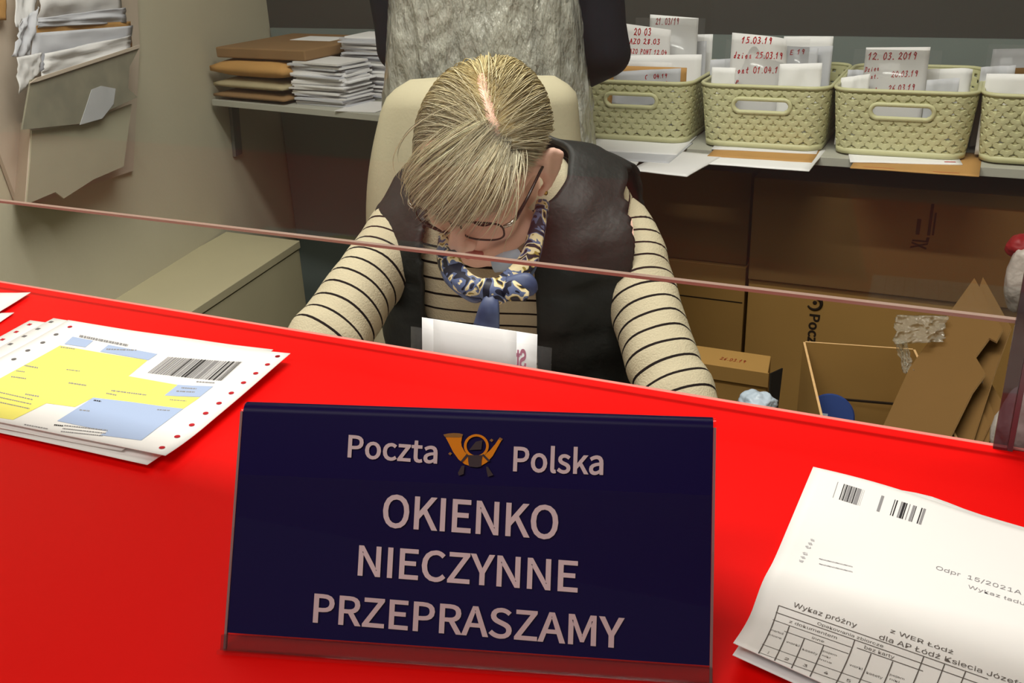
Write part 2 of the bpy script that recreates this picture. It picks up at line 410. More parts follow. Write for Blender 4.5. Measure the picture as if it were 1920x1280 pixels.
# ================================================================== the setting
YB = 2.70
c0 = ony(525, 200, YB)[:2]; wd = A3(.21, -.98); wd = wd / np.linalg.norm(wd); wn = A3(.98, .21, 0)   # left wall line and its normal into the room
wn = unit(wn); WD = A3(wd[0], wd[1], 0)
def onwall(px, py, off=0.0):
    return onplane(px, py, A3(c0[0], c0[1], 0) + wn * off, wn)
mb = MB(); mb.box((-2.6, -3.0, -.06), (2.0, YB + .1, 0)); mb.build('floor', m_floor, kind='structure')
mb = MB(); mb.box((-2.6, -3.0, 2.75), (2.0, YB + .1, 2.85)); mb.build('ceiling', m_ceil, kind='structure')
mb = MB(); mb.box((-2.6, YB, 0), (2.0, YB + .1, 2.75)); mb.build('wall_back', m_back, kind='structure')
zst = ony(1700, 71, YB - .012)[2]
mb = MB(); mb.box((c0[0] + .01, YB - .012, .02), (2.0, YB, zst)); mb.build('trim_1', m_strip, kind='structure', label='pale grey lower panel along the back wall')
mb = MB(); a = A3(c0[0], c0[1], 0) - WD * .12; b = a + WD * 5.6
mb.slab([a, b, b + A3(0, 0, 2.75), a + A3(0, 0, 2.75)], wn, .1); mb.build('wall_left', m_wall, kind='structure')
mb = MB(); mb.box((1.25, -3.0, 0), (1.35, YB, 2.75)); mb.build('wall_right', m_wall, kind='structure')
YC = .618                                                             # far edge of the counter
mb = MB(); mb.box((-1.62, YC - .012, 1.806), (1.25, YC + .028, 2.75)); mb.build('wall_front', m_wall, kind='structure', label='solid screen above the service window')

# ------------------------------------------------------------------ counter and screen
ZC = 1.05
t = thing('service_counter', (-.2, .35, 0), 'bright red service counter crossing the whole foreground', 'counter')
xl0 = -1.52
mb = MB(); mb.box((xl0, .06, ZC - .03), (1.24, YC, ZC)); mb.build('worktop', m_red, t, bevel=.003)
mb = MB(); mb.box((xl0, .16, 0), (1.24, .20, ZC - .03)); mb.build('front_panel', m_wall, t)
mb = MB(); mb.box((xl0, YC + .0005, ZC - .028), (1.24, YC + .004, ZC - .0015)); mb.build('edge_band', mat('worn edge band', (196, 120, 110), .6, .2), t)

zp0 = ony(960, 494, YC + .0)[2]
t = thing('acrylic_screen', (-.6, YC + .008, zp0), 'clear acrylic screen hanging above the red counter with polished lower edge', 'screen')
xr = ony(1906, 606, YC)[0]
mb = MB(); mb.box((-1.615, YC, zp0 + .0022), (xr, YC + .004, 1.81)); mb.build('pane', m_pane, t)
mb = MB(); mb.box((-1.615, YC - .0003, zp0), (xr, YC + .0043, zp0 + .0022)); mb.build('polished_edge', m_panee, t, label='polished lower edge of the clear screen')
t = thing('screen_post', (xr + .008, YC, ZC), 'dark tinted acrylic post on the far counter edge at right', 'post')
mb = MB(); mb.box((xr - .001, YC - .006, ZC), (xr + .007, YC - .001, 1.80)); mb.build('post', m_post, t)
mb = MB(); mb.box((xr + .0072, YC - .006, ZC), (xr + .0102, YC + .004, 1.80)); mb.build('post_edge', mat('purple acrylic edge', (96, 70, 78), .3, .5), t)
mb = MB(); mb.box((xr + .0105, YC - .004, ZC), (xr + .34, YC, 1.80)); tag(mb.build('side_screen', clear('smoky acrylic', (.62, .58, .6), 1.4, .03, .05, (.5, .45, .5))), 'smoky acrylic side pane to the right of the tinted post', 'screen')

# ------------------------------------------------------------------ sign
S0 = onz(420, 1215, ZC); S1 = onz(1335, 1280, ZC); SE = unit(S1 - S0); SN = A3(-SE[1], SE[0], 0); SWD = np.linalg.norm(S1 - S0)
SU = unit(SN * .060 + A3(0, 0, .1012)); SL = math.hypot(.060, .1012); SF = np.cross(SE, SU)      # SF faces the viewer
if SF @ CT < 0: SF = -SF
t = thing('desk_sign', (S0 + S1) / 2 + SN * .05, 'navy blue tent sign with pale capital lettering on the red counter', 'sign')
def sp(u, h, o=0.0): return S0 + SE * u + SU * h + SF * o
# clear sheet: front leg, ridge bend, back leg (profile in the plane SN/Z)
prof = [S0 + SF * .008 + A3(0, 0, .0005), S0 + A3(0, 0, .001) + SF * .0015]
R = .0048; top = S0 + SU * (SL - .0044); cen = top - SF * R
for k in range(21):
    a = k / 20 * 2.15; prof.append(cen + R * (math.cos(a) * SF + math.sin(a) * SU))
back = S0 + SN * .118; back[2] = ZC
prof.append(back + A3(0, 0, .001))
def prof_loft(pr, u0, u1, th, mi=0):
    pr = [np.asarray(p) for p in pr]; m = MB(); ins = []
    for i, p in enumerate(pr):
        a = pr[max(i - 1, 0)]; b = pr[min(i + 1, len(pr) - 1)]; tt = unit(b - a); nn = np.cross(SE, tt); ins.append(p - nn * th * (1 if nn @ SF > -9 else 1))
    ring = pr + ins[::-1]
    return m.loft([[q + SE * u0 for q in ring], [q + SE * u1 for q in ring]], True, True, mi, smooth=False)
mb = prof_loft(prof, 0, SWD, .0018); mb.build('acrylic_stand', m_acr, t)
pf = [sp(0, .0075, .0005), sp(0, .06, .0005)] + [cen + (R + .0006) * (math.cos(k / 20 * 1.75) * SF + math.sin(k / 20 * 1.75) * SU) for k in range(21)]
mb = prof_loft(pf, .0013, SWD - .0013, .0006); ins = mb.build('insert_panel', m_navy, t, label='navy printed insert')
mb = MB(); mb.obox(sp(SWD / 2, .0035, .0022), SE * SWD / 2, SU * .0035, SF * .0022); mb.build('bottom_lip', clear('acrylic lip', (.74, .62, .62), 1.45, .1, .03, (.6, .45, .45)), t)
for u in (.0006, SWD - .0006):
    mb = MB(); mb.obox(sp(u, SL / 2 - .002, .0), SE * .0006, SU * (SL / 2 - .002), SF * .0010); mb.build('sheet_edge', m_acre, t)
def suv(px, py):
    p = onplane(px, py, S0 + SF * .001, SF) - S0; return p @ SE, p @ SU
mb = MB()
for s, (l, bl), (r, br), (tx, ty), bold in (('Poczta', (652, 856), (820, 868), (653, 816), .028), ('Polska', (962, 882), (1131, 889), (963, 838), .028),
        ('OKIENKO', (717, 986), (1046, 1010), (783, 932), .024), ('NIECZYNNE', (671, 1077), (1083, 1109), (675, 1023), .024),
        ('PRZEPRASZAMY', (587, 1165), (1170, 1214), (589, 1113), .024)):
    u0, v0 = suv(l, bl); u1, v1 = suv(r, br); h = suv(tx, ty)[1] - (suv(tx, ty)[0] - u0) * (v1 - v0) / (u1 - u0) - v0
    if s == 'OKIENKO': h = suv(783, 932)[1] - suv(783, 991)[1]
    V, F = fit(text_geo(s, bold, F_SIGN), u0, u1, 0, h)
    mb.add([sp(u, v + v0 + (u - u0) / (u1 - u0) * (v1 - v0), .0015) for u, v in V], F)
mb.build('lettering', m_letter, t, fixn=False)
zq = lambda a, b: suv(780 + a * .208333, 780 + b * .208333)
mb = MB()
def flat(pts, mi, o): mb.add([sp(*zq(*p), o) for p in pts], [tuple(range(len(pts)))], mi)
def strip(Lp, Rp, mi, o):
    n = len(Lp); mb.add([sp(*zq(*p), o) for p in Lp + Rp], [(i, i + 1, n + i + 1, n + i) for i in range(n - 1)], mi)
strip([(268, 190), (300, 250), (335, 320), (385, 390), (440, 432), (500, 452), (540, 455)], [(415, 190), (408, 235), (412, 270), (440, 320), (475, 352), (510, 360), (540, 362)], 0, .0014)
strip([(540, 455), (590, 445), (640, 415), (690, 360), (735, 280), (772, 215)], [(540, 362), (580, 360), (620, 345), (665, 310), (715, 250), (745, 205)], 0, .0014)
strip([(248, 165), (290, 156), (340, 152), (390, 154), (425, 163)], [(262, 186), (300, 190), (340, 192), (385, 192), (415, 190)], 1, .0015)
flat([(742, 208), (756, 190), (782, 205), (772, 222)], 1, .0015)
ri = [(545 + 88 * math.cos(a), 268 + 85 * math.sin(a)) for a in np.linspace(0, 2 * math.pi, 33)]
ro = [(545 + 112 * math.cos(a), 268 + 106 * math.sin(a)) for a in np.linspace(0, 2 * math.pi, 33)]
strip(ri, ro, 0, .0016)
flat([(470, 350), (600, 350), (592, 400), (590, 452), (550, 460), (480, 452), (472, 400)], 2, .0018)
flat([(540, 230), (600, 215), (590, 300), (480, 305)], 2, .0017)
for pts in ([(405, 405), (460, 338), (475, 352), (420, 415)], [(595, 350), (610, 340), (670, 400), (655, 412)], [(415, 445), (440, 445), (432, 520), (390, 535), (380, 510)], [(632, 452), (650, 455), (698, 530), (650, 545), (640, 500)]):
    flat(pts, 2, .0019)
for cx, cy in ((308, 338), (680, 218)):
    flat([(cx - 16, cy), (cx, cy - 16), (cx + 18, cy - 3), (cx + 3, cy + 15)], 1, .0015)
mb.build('horn_emblem', [m_horn, m_hornd, m_horng], t, fixn=False, label='orange post horn emblem with charcoal tassels')

# ------------------------------------------------------------------ forms on the counter at left
TL = onz(128, 600, ZC + .006); TR = onz(545, 667, ZC + .006); BR = onz(312, 863, ZC + .006)
def form_P(dx, dy, z, seed, rz=0.0):
    U = TR - TL; V = BR - TR; c, s_ = math.cos(rz), math.sin(rz); rot = lambda q: A3(c * q[0] - s_ * q[1], s_ * q[0] + c * q[1], 0)
    U = rot(U); V = rot(V); o = TL + U * dx + V * dy; o[2] = z
    def P(u, v):
        h = .0012 * nz((u * 2 + seed, v * 2, seed)) + .0045 * max(0, v - .72) ** 2 * 10 * u + .002 * max(0, u - .8) * 5 * (1 - v)
        q = o + U * u + V * v; return A3(q[0], q[1], z + max(h, -.0004))
    return P
def f2uv(px, py):
    p = onz(px, py, ZC + .0065) - TL; A = np.array([(TR - TL)[:2], (BR - TR)[:2]]).T; return np.linalg.solve(A, p[:2])
fz = lambda a, b: f2uv(a * .3125, 520 + b * .3125)
def poly(pts): return np.array([fz(*p) for p in pts]), [tuple(range(len(pts)))]
def seg(a, b, c, d, n=1): return poly([a, b, c, d])
def dashes(p0, p1, h, n, seed):
    rnd = random.Random(seed); out = []; p0 = np.array(p0, float); p1 = np.array(p1, float); x = 0
    while x < 1:
        w_ = rnd.uniform(.3, 1) / n; a = p0 + (p1 - p0) * x; b = p0 + (p1 - p0) * min(1, x + w_ * .75)
        out.append(poly([a, b, b + (-h * .5, h), a + (-h * .5, h)])); x += w_
    return out
prints = []
D = lambda g: dice(clip(g), 10, 10)
prints.append((D(poly([(360, 405), (620, 452), (885, 495), (770, 590), (1065, 640), (985, 705), (1200, 718), (1100, 788), (800, 748), (560, 722), (450, 780), (280, 758), (80, 862), (-60, 840), (-120, 700), (0, 610)])), 1))
for q in ([(435, 352), (560, 376), (512, 416), (385, 396)], [(650, 402), (945, 458), (890, 495), (600, 442)], [(1065, 640), (1280, 652), (1200, 715), (985, 705)],
          [(560, 722), (800, 748), (1100, 788), (950, 905), (850, 992), (600, 960), (650, 935), (345, 868)]):
    prints.append((D(poly(q)), 2))
rnd = random.Random(3); x = 0
while x < 1:                                                             # barcode
    w_ = rnd.choice((.006, .010, .016, .024)); e = min(1, x + w_)
    tp = lambda k: (1010 + 445 * k, 475 + 32 * k); bt = lambda k: (885 + 445 * k, 570 + 50 * k)
    prints.append((clip(poly([tp(x), tp(e), bt(e), bt(x)])), rnd.choice((3, 4, 4)))); x = e + rnd.choice((.006, .010, .014))
for a, b, h, n, mi, sd in (((480, 342), (770, 400), 12, 14, 4, 1), ((365, 412), (450, 424), 6, 6, 4, 2), ((640, 425), (820, 432), 7, 7, 4, 3), ((150, 525), (230, 540), 8, 5, 4, 4),
        ((100, 560), (150, 566), 6, 4, 4, 5), ((70, 595), (160, 607), 7, 6, 4, 6), ((415, 630), (520, 645), 8, 6, 4, 7), ((670, 675), (880, 700), 7, 10, 4, 8), ((640, 692), (700, 703), 7, 4, 4, 9),
        ((155, 700), (240, 715), 8, 5, 4, 10), ((0, 690), (200, 735), 6, 12, 4, 11), ((0, 720), (190, 762), 6, 12, 4, 12), ((0, 750), (180, 790), 6, 12, 4, 13), ((565, 735), (610, 742), 8, 3, 3, 14), ((480, 795), (540, 802), 7, 3, 4, 15),
        ((330, 890), (385, 897), 8, 3, 3, 16), ((390, 895), (650, 925), 6, 14, 4, 17), ((380, 915), (640, 945), 6, 14, 4, 18), ((370, 935), (620, 962), 6, 14, 4, 19), ((150, 890), (290, 918), 6, 8, 4, 20),
        ((1090, 655), (1180, 662), 7, 5, 4, 21), ((1060, 675), (1170, 682), 7, 5, 4, 22), ((1180, 618), (1290, 628), 6, 6, 4, 23), ((945, 790), (1020, 796), 6, 4, 4, 24), ((1020, 728), (1120, 738), 5, 6, 4, 25), ((400, 550), (480, 560), 5, 4, 4, 26)):
    for g in dashes(a, b, h, n, sd): prints.append((clip(g), mi))
def dots(pts, mi):
    out = []
    for cx, cy in pts:
        q = np.array(f2uv(cx, cy)); out.append((clip((np.array([q + (.0095 * math.cos(a), .0125 * math.sin(a)) for a in np.arange(10) * .628]), [tuple(range(10))])), mi))
    return out
prints += dots([(131, 612)] + [(521 - 24.2 * k, 671 + 19.4 * k) for k in range(0, 1)], 5)
edge = [(521, 671), (502, 686), (480, 702), (457, 719), (434, 738), (411, 757), (386, 776), (360, 798), (333, 821), (305, 845)]
prints += dots(edge, 5)
prints += dots([(105, 626), (80, 641), (52, 656), (26, 673)], 6)
FM = [m_form, m_yel, m_blue, m_ink, m_ink2, m_hole, m_holeg]
sheet('postal_form', form_P(0, 0, ZC + .0062, 1), FM, prints, 24, 20, label='yellow and blue parcel form with barcode, topmost of the sheets left of the sign', cat='form')
dd = lambda pts, mi: [(rect(a - .008, b - .011, a + .008, b + .011), mi) for a, b in pts]
sheet('postal_form', form_P(-.085, -.015, ZC + .0045, 2, .012), [m_form, m_holeg], dd([(.02 + 0 * k, .05 + .1 * k) for k in range(9)] + [(.085, .06)], 1), 12, 12, label='white punched form just under the yellow and blue form', cat='form')
sheet('postal_form', form_P(-.175, .03, ZC + .0030, 3, .02), [m_form, m_hole], dd([(.03, .05 + .1 * k) for k in range(9)] + [(.085, .05)], 1), 12, 12, label='white punched form with red dots lowest in the left paper pile', cat='form')
sheet('postal_form', form_P(-.035, .025, ZC + .0014, 4, -.012), [m_form], (), 12, 12, label='plain form showing a strip under the pile near its front edge', cat='form')
# two sheets at the very left
def small_P(c, z):
    tl, tr, br, bl = [onz(*p, z) for p in c]
    return lambda u, v: (tl * (1 - u) + tr * u) * (1 - v) + (bl * (1 - u) + br * u) * v + A3(0, 0, .0012 * (1 + nz((u * 3, v * 3, z))))
sheet('paper_sheet', small_P([(-150, 552), (58, 550), (-60, 625), (-260, 630)], ZC + .002), [m_form, m_ink2], [(rect(.8 + .02 * k, .3 + .12 * k, .83 + .02 * k, .33 + .12 * k), 1) for k in range(3)], 8, 8, label='white sheet by the picture edge with its pointed corner showing above another', cat='paper')
sheet('paper_sheet', small_P([(-170, 588), (27, 588), (-80, 660), (-280, 660)], ZC + .0005), [m_form, m_ink2], [(rect(.9, .25, .93, .3), 1)], 8, 8, label='lower white sheet at the far left, partly under another sheet', cat='paper')

# ------------------------------------------------------------------ folded letter at right
LT = onz(1525, 872, ZC + .004); LU = unit(onz(1920, 985, ZC + .004) - LT); LV = unit(onz(1425, 1095, ZC + .010) - LT); LW, LH = .215, .185
def letter_P(du=0, dv=0, dz=0, seed=0):
    def P(u, v):
        q = LT + LU * (u * LW + du) + LV * (v * LH + dv)
        cr = .70 + .02 * math.sin(u * 3)
        h = .003 + .0045 * math.exp(-((v - cr) / .10) ** 2) + (.010 * max(0, (v - .80) / .2) ** 1.3) * max(0, 1 - u * 1.1) + .0015 * math.sin(u * 9 + seed) * max(0, .25 - v) * 4
        return A3(q[0], q[1], ZC + h + dz)
    return P
_lp = letter_P()
_g = [(u, v) for u in np.linspace(0, .6, 61) for v in np.linspace(0, 1, 101)]
_gp = np.array([_lp(*q) for q in _g]) - CAM; _gc = _gp @ M; _gx = 960 + FPX * _gc[:, 0] / _gc[:, 2]; _gy = 640 + FPX * _gc[:, 1] / _gc[:, 2]
def _pr(u, v): c = (_lp(u, v) - CAM) @ M; return np.array((960 + FPX * c[0] / c[2], 640 + FPX * c[1] / c[2]))
def l2uv(px, py):
    q = np.array(_g[int(np.argmin((_gx - px) ** 2 + (_gy - py) ** 2))], float)
    for _ in range(4):
        b = _pr(*q); J = np.array([(_pr(q[0] + 1e-3, q[1]) - b) / 1e-3, (_pr(q[0], q[1] + 1e-3) - b) / 1e-3]).T
        q = q + np.clip(np.linalg.solve(J, np.array((px, py)) - b), -.03, .03)
    return q
lz = lambda a, b: l2uv(1340 + a * .34380, 840 + b * .34375)
lz2 = lambda a, b: l2uv(1340 + a * .30208, 1040 + b * .30208)
prints = []
def lbar(x0, x1, w0, sd, seq):
    for a, b, mi in seq:
        T = lambda k: np.array((705 + 455 * k, 195 + 140 * k)); o = np.array((-28, 85))
        p = [lz(*T(a)), lz(*T(b)), lz(*(T(b) + o)), lz(*(T(a) + o))]; prints.append(((np.array(p), [(0, 1, 2, 3)]), mi))
lbar(0, 1, 0, 0, [(-.075, -.068, 2), (.0, .012, 1), (.02, .03, 2), (.035, .05, 1), (.055, .09, 2), (.092, .105, 1), (.11, .14, 2), (.145, .16, 1), (.165, .215, 2), (.225, .232, 3), (.245, .250, 3), (.45, .485, 2), (.61, .62, 1), (.635, .65, 1), (.69, .71, 2), (.715, .745, 1), (.75, .765, 1), (.79, .80, 2), (.83, .86, 2), (.865, .875, 1), (.93, .945, 1), (.955, .985, 2)])
def ltext(s, p0, p1, h, mi, bold=0.0, geo=None):
    """text between two baseline points of the letter crop, h in uv-v units"""
    a, b = np.array(p0), np.array(p1); V, F = fit(geo or text_geo(s, bold), 0, 1, 0, 1)
    d = b - a; n = np.array([0.04, -1.0]) * h
    W_ = np.array([a + d * u + n * v for u, v in V]); prints.append(((W_, [f for f in F if W_[list(f)].min() > .002 and W_[list(f)].max() < .998]), mi))
ltext('Odpr  15/2021A', lz(1205, 660), lz(1672, 800), .018, 2)
ltext('Wykaz ładunk', lz(1380, 762), lz(1760, 880), .015, 2)
ltext('Wykaz próżny', lz2(485, 322), lz2(878, 452), .0165, 4)
ltext('z WER Łódź', lz2(1088, 482), lz2(1478, 618), .0165, 4)
ltext('dla AP Łódź Księcia Józefa P', lz2(1018, 522), lz2(1990, 848), .0165, 4)
for (a, b, mi) in (((480, 625), (545, 500), 3),):
    V, F = fit(hand_geo('aoe eoa', 5), 0, 1, 0, 1, 1.0); A0, A1 = lz(*a), lz(*b); prints.append((np.array([A0 + (A1 - A0) * u + np.array([-.02, 0]) * v for u, v in V]), F))
    prints[-1] = ((prints[-1][0], prints[-1][1]), mi)
for y0, n_ in ((600, 12), (628, 12)):
    for k in range(n_):
        p = lz(570 + 15 * k, y0 + 3.6 * k); prints.append((rect(p[0], p[1], p[0] + .008, p[1] + .004), 3 if k % 3 else 2))
def lline(p, q, w_=.0011, mi=4):
    a, b = lz2(*p), lz2(*q); d = (b - a); d = d / np.linalg.norm(d); n = np.array([-d[1], d[0]]) * w_
    prints.append((dice(clip((np.array([a - n, b - n, b + n, a + n]), [(0, 1, 2, 3)])), 20, 20), mi))
TLq, TRq = np.array((398, 315)), np.array((1920, 850))
tp = lambda x, y: (398 + x - y * .44, 315 + x * .352 + y)         # table coordinates in the crop
for y in (0, 42): lline(tp(0, y), tp(1300, y))
lline(tp(0, 88), tp(490, 88)); lline(tp(90, 128), tp(490, 128)); lline(tp(520, 80), tp(930, 80))
lline(tp(0, 240), tp(960, 240)); lline(tp(0, 290), tp(960, 290))
for x, y0, y1 in ((0, 0, 330), (105, 88, 330), (215, 128, 330), (335, 128, 330), (490, 42, 330), (610, 85, 330), (745, 85, 330), (900, 0, 330), (1030, 0, 330), (1160, 0, 330)):
    lline(tp(x, y0), tp(x, y1))
for s, x0, x1, y, h in (('Opakowania zbiorcze', 250, 660, 30, .015), ('z dokumentem', 95, 390, 72, .015), ('inne', 255, 330, 116, .015), ('bez karty', 560, 745, 70, .017), ('worki', 125, 205, 185, .016), ('kasety', 230, 325, 195, .016),
                        ('wartoś', 12, 92, 150, .015), ('ciowe', 15, 92, 178, .015), ('pojem', 345, 430, 165, .013), ('niki', 350, 400, 190, .013), ('inne', 345, 420, 215, .013), ('worki', 520, 600, 190, .016), ('kasety', 630, 730, 200, .016), ('pojem', 760, 850, 165, .013), ('niki', 770, 830, 190, .013), ('1', 50, 58, 280, .022), ('2', 155, 180, 280, .022), ('3', 270, 295, 280, .022), ('4', 400, 425, 280, .022), ('5', 540, 565, 280, .022)):
    ltext(s, lz2(*tp(x0, y)), lz2(*tp(x1, y)), h * .6, 4)
LM = [m_form, m_ink, m_ink2, mat('faint print', (196, 194, 196), .8, .1), m_ink3]
t = thing('folded_letter', LT + LU * .1 + LV * .09 + A3(0, 0, -.004), 'creased white letter with barcodes and table, on the counter right of the sign', 'letter')
sheet('top_sheet', letter_P(), LM, prints, 30, 40, parent=t, lift=.0001)
sheet('under_fold', letter_P(.001, .004, -.0032, 1), [m_paper], (), 20, 30, parent=t)
sheet('paper_sheet', (lambda Q: (lambda u, v: A3(Q(u, v)[0], Q(u, v)[1], ZC + .0006 + .003 * math.exp(-((u - .16) / .08) ** 2) * max(0, .3 - v) * 3)))(letter_P(.033, -.004, 0)), [m_form], (), 24, 24, label='blank white sheet peeping out behind the creased letter', cat='paper')


# ================================================================== back office: shelves, baskets, mail
ZS = 1.37 - .510; YF = 2.17                                                  # right shelf: top and front edge
x0s = -1.02
t = thing('wall_shelf', (0, 2.4, ZS - .02), 'long grey shelf along the back wall carrying the four green baskets', 'shelf')
mb = MB(); mb.box((x0s, YF, ZS - .019), (1.24, YB - .012, ZS)); mb.build('board', m_shelf, t, bevel=.001)
for x in (-.75, .75):
    mb = MB(); mb.box((x - .012, YF + .12, ZS - .062), (x + .012, YB - .013, ZS - .02)); mb.build('bracket', m_metal, t)
# left shelf, a little askew
zl = onwall(390, 185)[2]; L0 = onwall(391, 186); L1 = onz(716, 216, zl); le = unit(L1 - L0); ln = A3(-le[1], le[0], 0)
L0 = L0 + le * .012
t = thing('wall_shelf', L0 + le * .4 + ln * .2 - A3(0, 0, .02), 'short grey shelf in the corner by the cream wall holding parcels and letters', 'shelf')
q = [L0, L0 + le * .90, L0 + le * .90 + ln * .36, L0 + le * .03 + ln * .42]
mb = MB(); mb.slab(q, A3(0, 0, 1), .017); mb.build('board', m_shelf, t, bevel=.001)
b0, b1 = onwall(441, 200, .012), onwall(446, 292, .012)
mb = MB(); mb.slab([b0 - WD * .022 + A3(0, 0, .0), b0 + WD * .022, b1 + WD * .012, b1 - WD * .03], wn, .010); mb.build('bracket', m_metal, t, label='grey metal bracket on the cream wall')
mb = MB(); e0 = L0 + ln * .10 - A3(0, 0, .017); mb.obox(e0 + le * .2 - A3(0, 0, .006), le * .2, ln * .014, A3(0, 0, .006)); mb.build('bracket_arm', m_metal, t)

# parcels on the left shelf
def on_left(a, b, z): return L0 + le * a + ln * b + A3(0, 0, z)
def envelope(name, c, ax, ay, h, m, puff=0.0, seed=0, mats=None, **props):
    """padded envelope or parcel: rounded block, ax / ay half axes"""
    mb = MB(); n = 12; top = []; bot = []; vs = []; fs = []
    for j in range(n + 1):
        for i in range(n + 1):
            u, v = i / n * 2 - 1, j / n * 2 - 1; e = (1 - abs(u) ** 4) * (1 - abs(v) ** 4)
            k = .25 + .75 * e ** .5 if puff else 1
            wob = .12 * puff * nz((u * 2 + seed, v * 2, seed * 3.1))
            vs.append((u, v, h * (.5 + .5 * k) + wob * h * e)); 
    K = len(vs)
    for j in range(n + 1):
        for i in range(n + 1):
            u, v = i / n * 2 - 1, j / n * 2 - 1; e = (1 - abs(u) ** 4) * (1 - abs(v) ** 4); k = .25 + .75 * e ** .5 if puff else 1
            vs.append((u, v, h * (.5 - .5 * k)))
    W = n + 1
    for j in range(n):
        for i in range(n):
            a = j * W + i; fs.append((a, a + 1, a + W + 1, a + W)); fs.append((a + K, a + W + K, a + W + 1 + K, a + 1 + K))
    for i in range(n):
        for a, b in ((i, i + 1), (n * W + i + 1, n * W + i), ((i + 1) * W, i * W), (i * W + n, (i + 1) * W + n)): fs.append((a, b, b + K, a + K)[::-1])
    mb.add([c + ax * p[0] + ay * p[1] + A3(0, 0, p[2]) for p in vs], fs, 0, None, bool(puff))
    return mb.build(name, m, bevel=0 if puff else .002, **props)
z = .0005
for nm, h, hw, off, hd, m, puff, lab, dy in (
        ('padded_envelope', .026, .142, .148, .15, m_kraftd, 1, 'grey brown thin envelope lowest of the parcels on the corner shelf', .155),
        ('padded_envelope', .032, .138, .146, .15, m_kraftp, 1, 'pale padded envelope second from the bottom of the corner shelf parcels', .16),
        ('padded_envelope', .053, .146, .148, .15, m_kraft, 1, 'thick golden kraft envelope in the middle of the parcel stack', .16)):
    envelope(nm, on_left(off, dy, z), le * hw, ln * hd, h, m, puff, len(nm) + h * 50, label=lab, cat='envelope'); z += h + .001
pc = on_left(.175, .20, z); t = thing('parcel', pc, 'flat brown parcel with white address label on top of the stacked envelopes', 'parcel')
mb = MB(); rx = unit(le * math.cos(.06) + ln * math.sin(.06)); ry = A3(-rx[1], rx[0], 0)
mb.obox(pc + A3(0, 0, .0155), rx * .165, ry * .165, A3(0, 0, .0145)); mb.build('box', m_kraftd, t, bevel=.004)
mb = MB(); mb.obox(pc + A3(0, 0, .0305) + rx * .03 + ry * .06, rx * .075, ry * .045, A3(0, 0, .0004)); mb.build('address_label', m_paper, t, label='white address label')
# letters in two piles
rnd = random.Random(11)
GR = 'letters piled on the corner shelf'
for pile, (a0, b0_, n, h0, lab) in enumerate(((.385, .10, 25, 0, 'white letter in the front pile beside the kraft envelopes'), (.455, .235, 34, 0, 'white letter in the taller rear pile next to the standing person'))):
    z = .0005
    for k in range(n):
        h = rnd.uniform(.0035, .0058); a = rnd.uniform(-.10, .10); ax = le * math.cos(a) + ln * math.sin(a); ay = A3(-ax[1], ax[0], 0)
        mb = MB(); mb.obox(on_left(a0 + rnd.uniform(-.01, .01), b0_ + rnd.uniform(-.012, .012), z + h / 2), ax * rnd.uniform(.085, .098), ay * .058, A3(0, 0, h / 2))
        tag(mb.build('letter', rnd.choice((m_paper, m_paper2, m_paper3))), lab, 'letter', GR); z += h + .0002
mb = MB(); mb.obox(on_left(.535, .075, .0015), le * .06 + ln * .012, ln * .07 - le * .01, A3(0, 0, .0008)); mb.build('paper_sheet', m_paper2, label='loose white sheet lying flat before the letter piles', cat='paper')

# ------------------------------------------------------------------ baskets
BH, BW0, BW1, BD0, BD1, BR_ = .135, .252, .276, .33, .355, .035
def rr(w_, d_, r, n=7):
    """rounded rectangle outline with arc length, starting at the middle of the front, running to +x"""
    pts = []
    for cx, cy, a0 in ((w_ / 2 - r, -d_ / 2 + r, -90), (w_ / 2 - r, d_ / 2 - r, 0), (-w_ / 2 + r, d_ / 2 - r, 90), (-w_ / 2 + r, -d_ / 2 + r, 180)):
        for k in range(n + 1):
            a = math.radians(a0 + 90 * k / n); pts.append((cx + r * math.cos(a), cy + r * math.sin(a)))
    return np.array(pts)
_o0, _o1 = rr(BW0, BD0, BR_), rr(BW1, BD1, BR_ + .004)
_mid = (_o0 + _o1) / 2; _ln = np.linalg.norm(np.diff(np.vstack([_mid, _mid[:1]]), axis=0), axis=1); _cum = np.concatenate([[0], np.cumsum(_ln)]); PER = _cum[-1]
S_OFF = _cum[-2] + _ln[-1] / 2                                                   # middle of the front
def bpt(s, h):
    s = (s + S_OFF) % PER; i = int(np.searchsorted(_cum, s, 'right') - 1); i = min(i, len(_mid) - 1); f = (s - _cum[i]) / _ln[i]; j = (i + 1) % len(_mid)
    a = _o0[i] * (1 - f) + _o0[j] * f; b = _o1[i] * (1 - f) + _o1[j] * f; p = a + (b - a) * (h / BH); d = _mid[j] - _mid[i]; nn = np.array([d[1], -d[0]]); nn /= np.linalg.norm(nn)
    return A3(p[0], p[1], h), A3(nn[0], nn[1], 0)
def bpo(s, h, o): p, n_ = bpt(s, h); return p + n_ * o
HS, HZ, HR = .046, .094, .0105                                                    # handle slot: half length of the straight part, height, radius
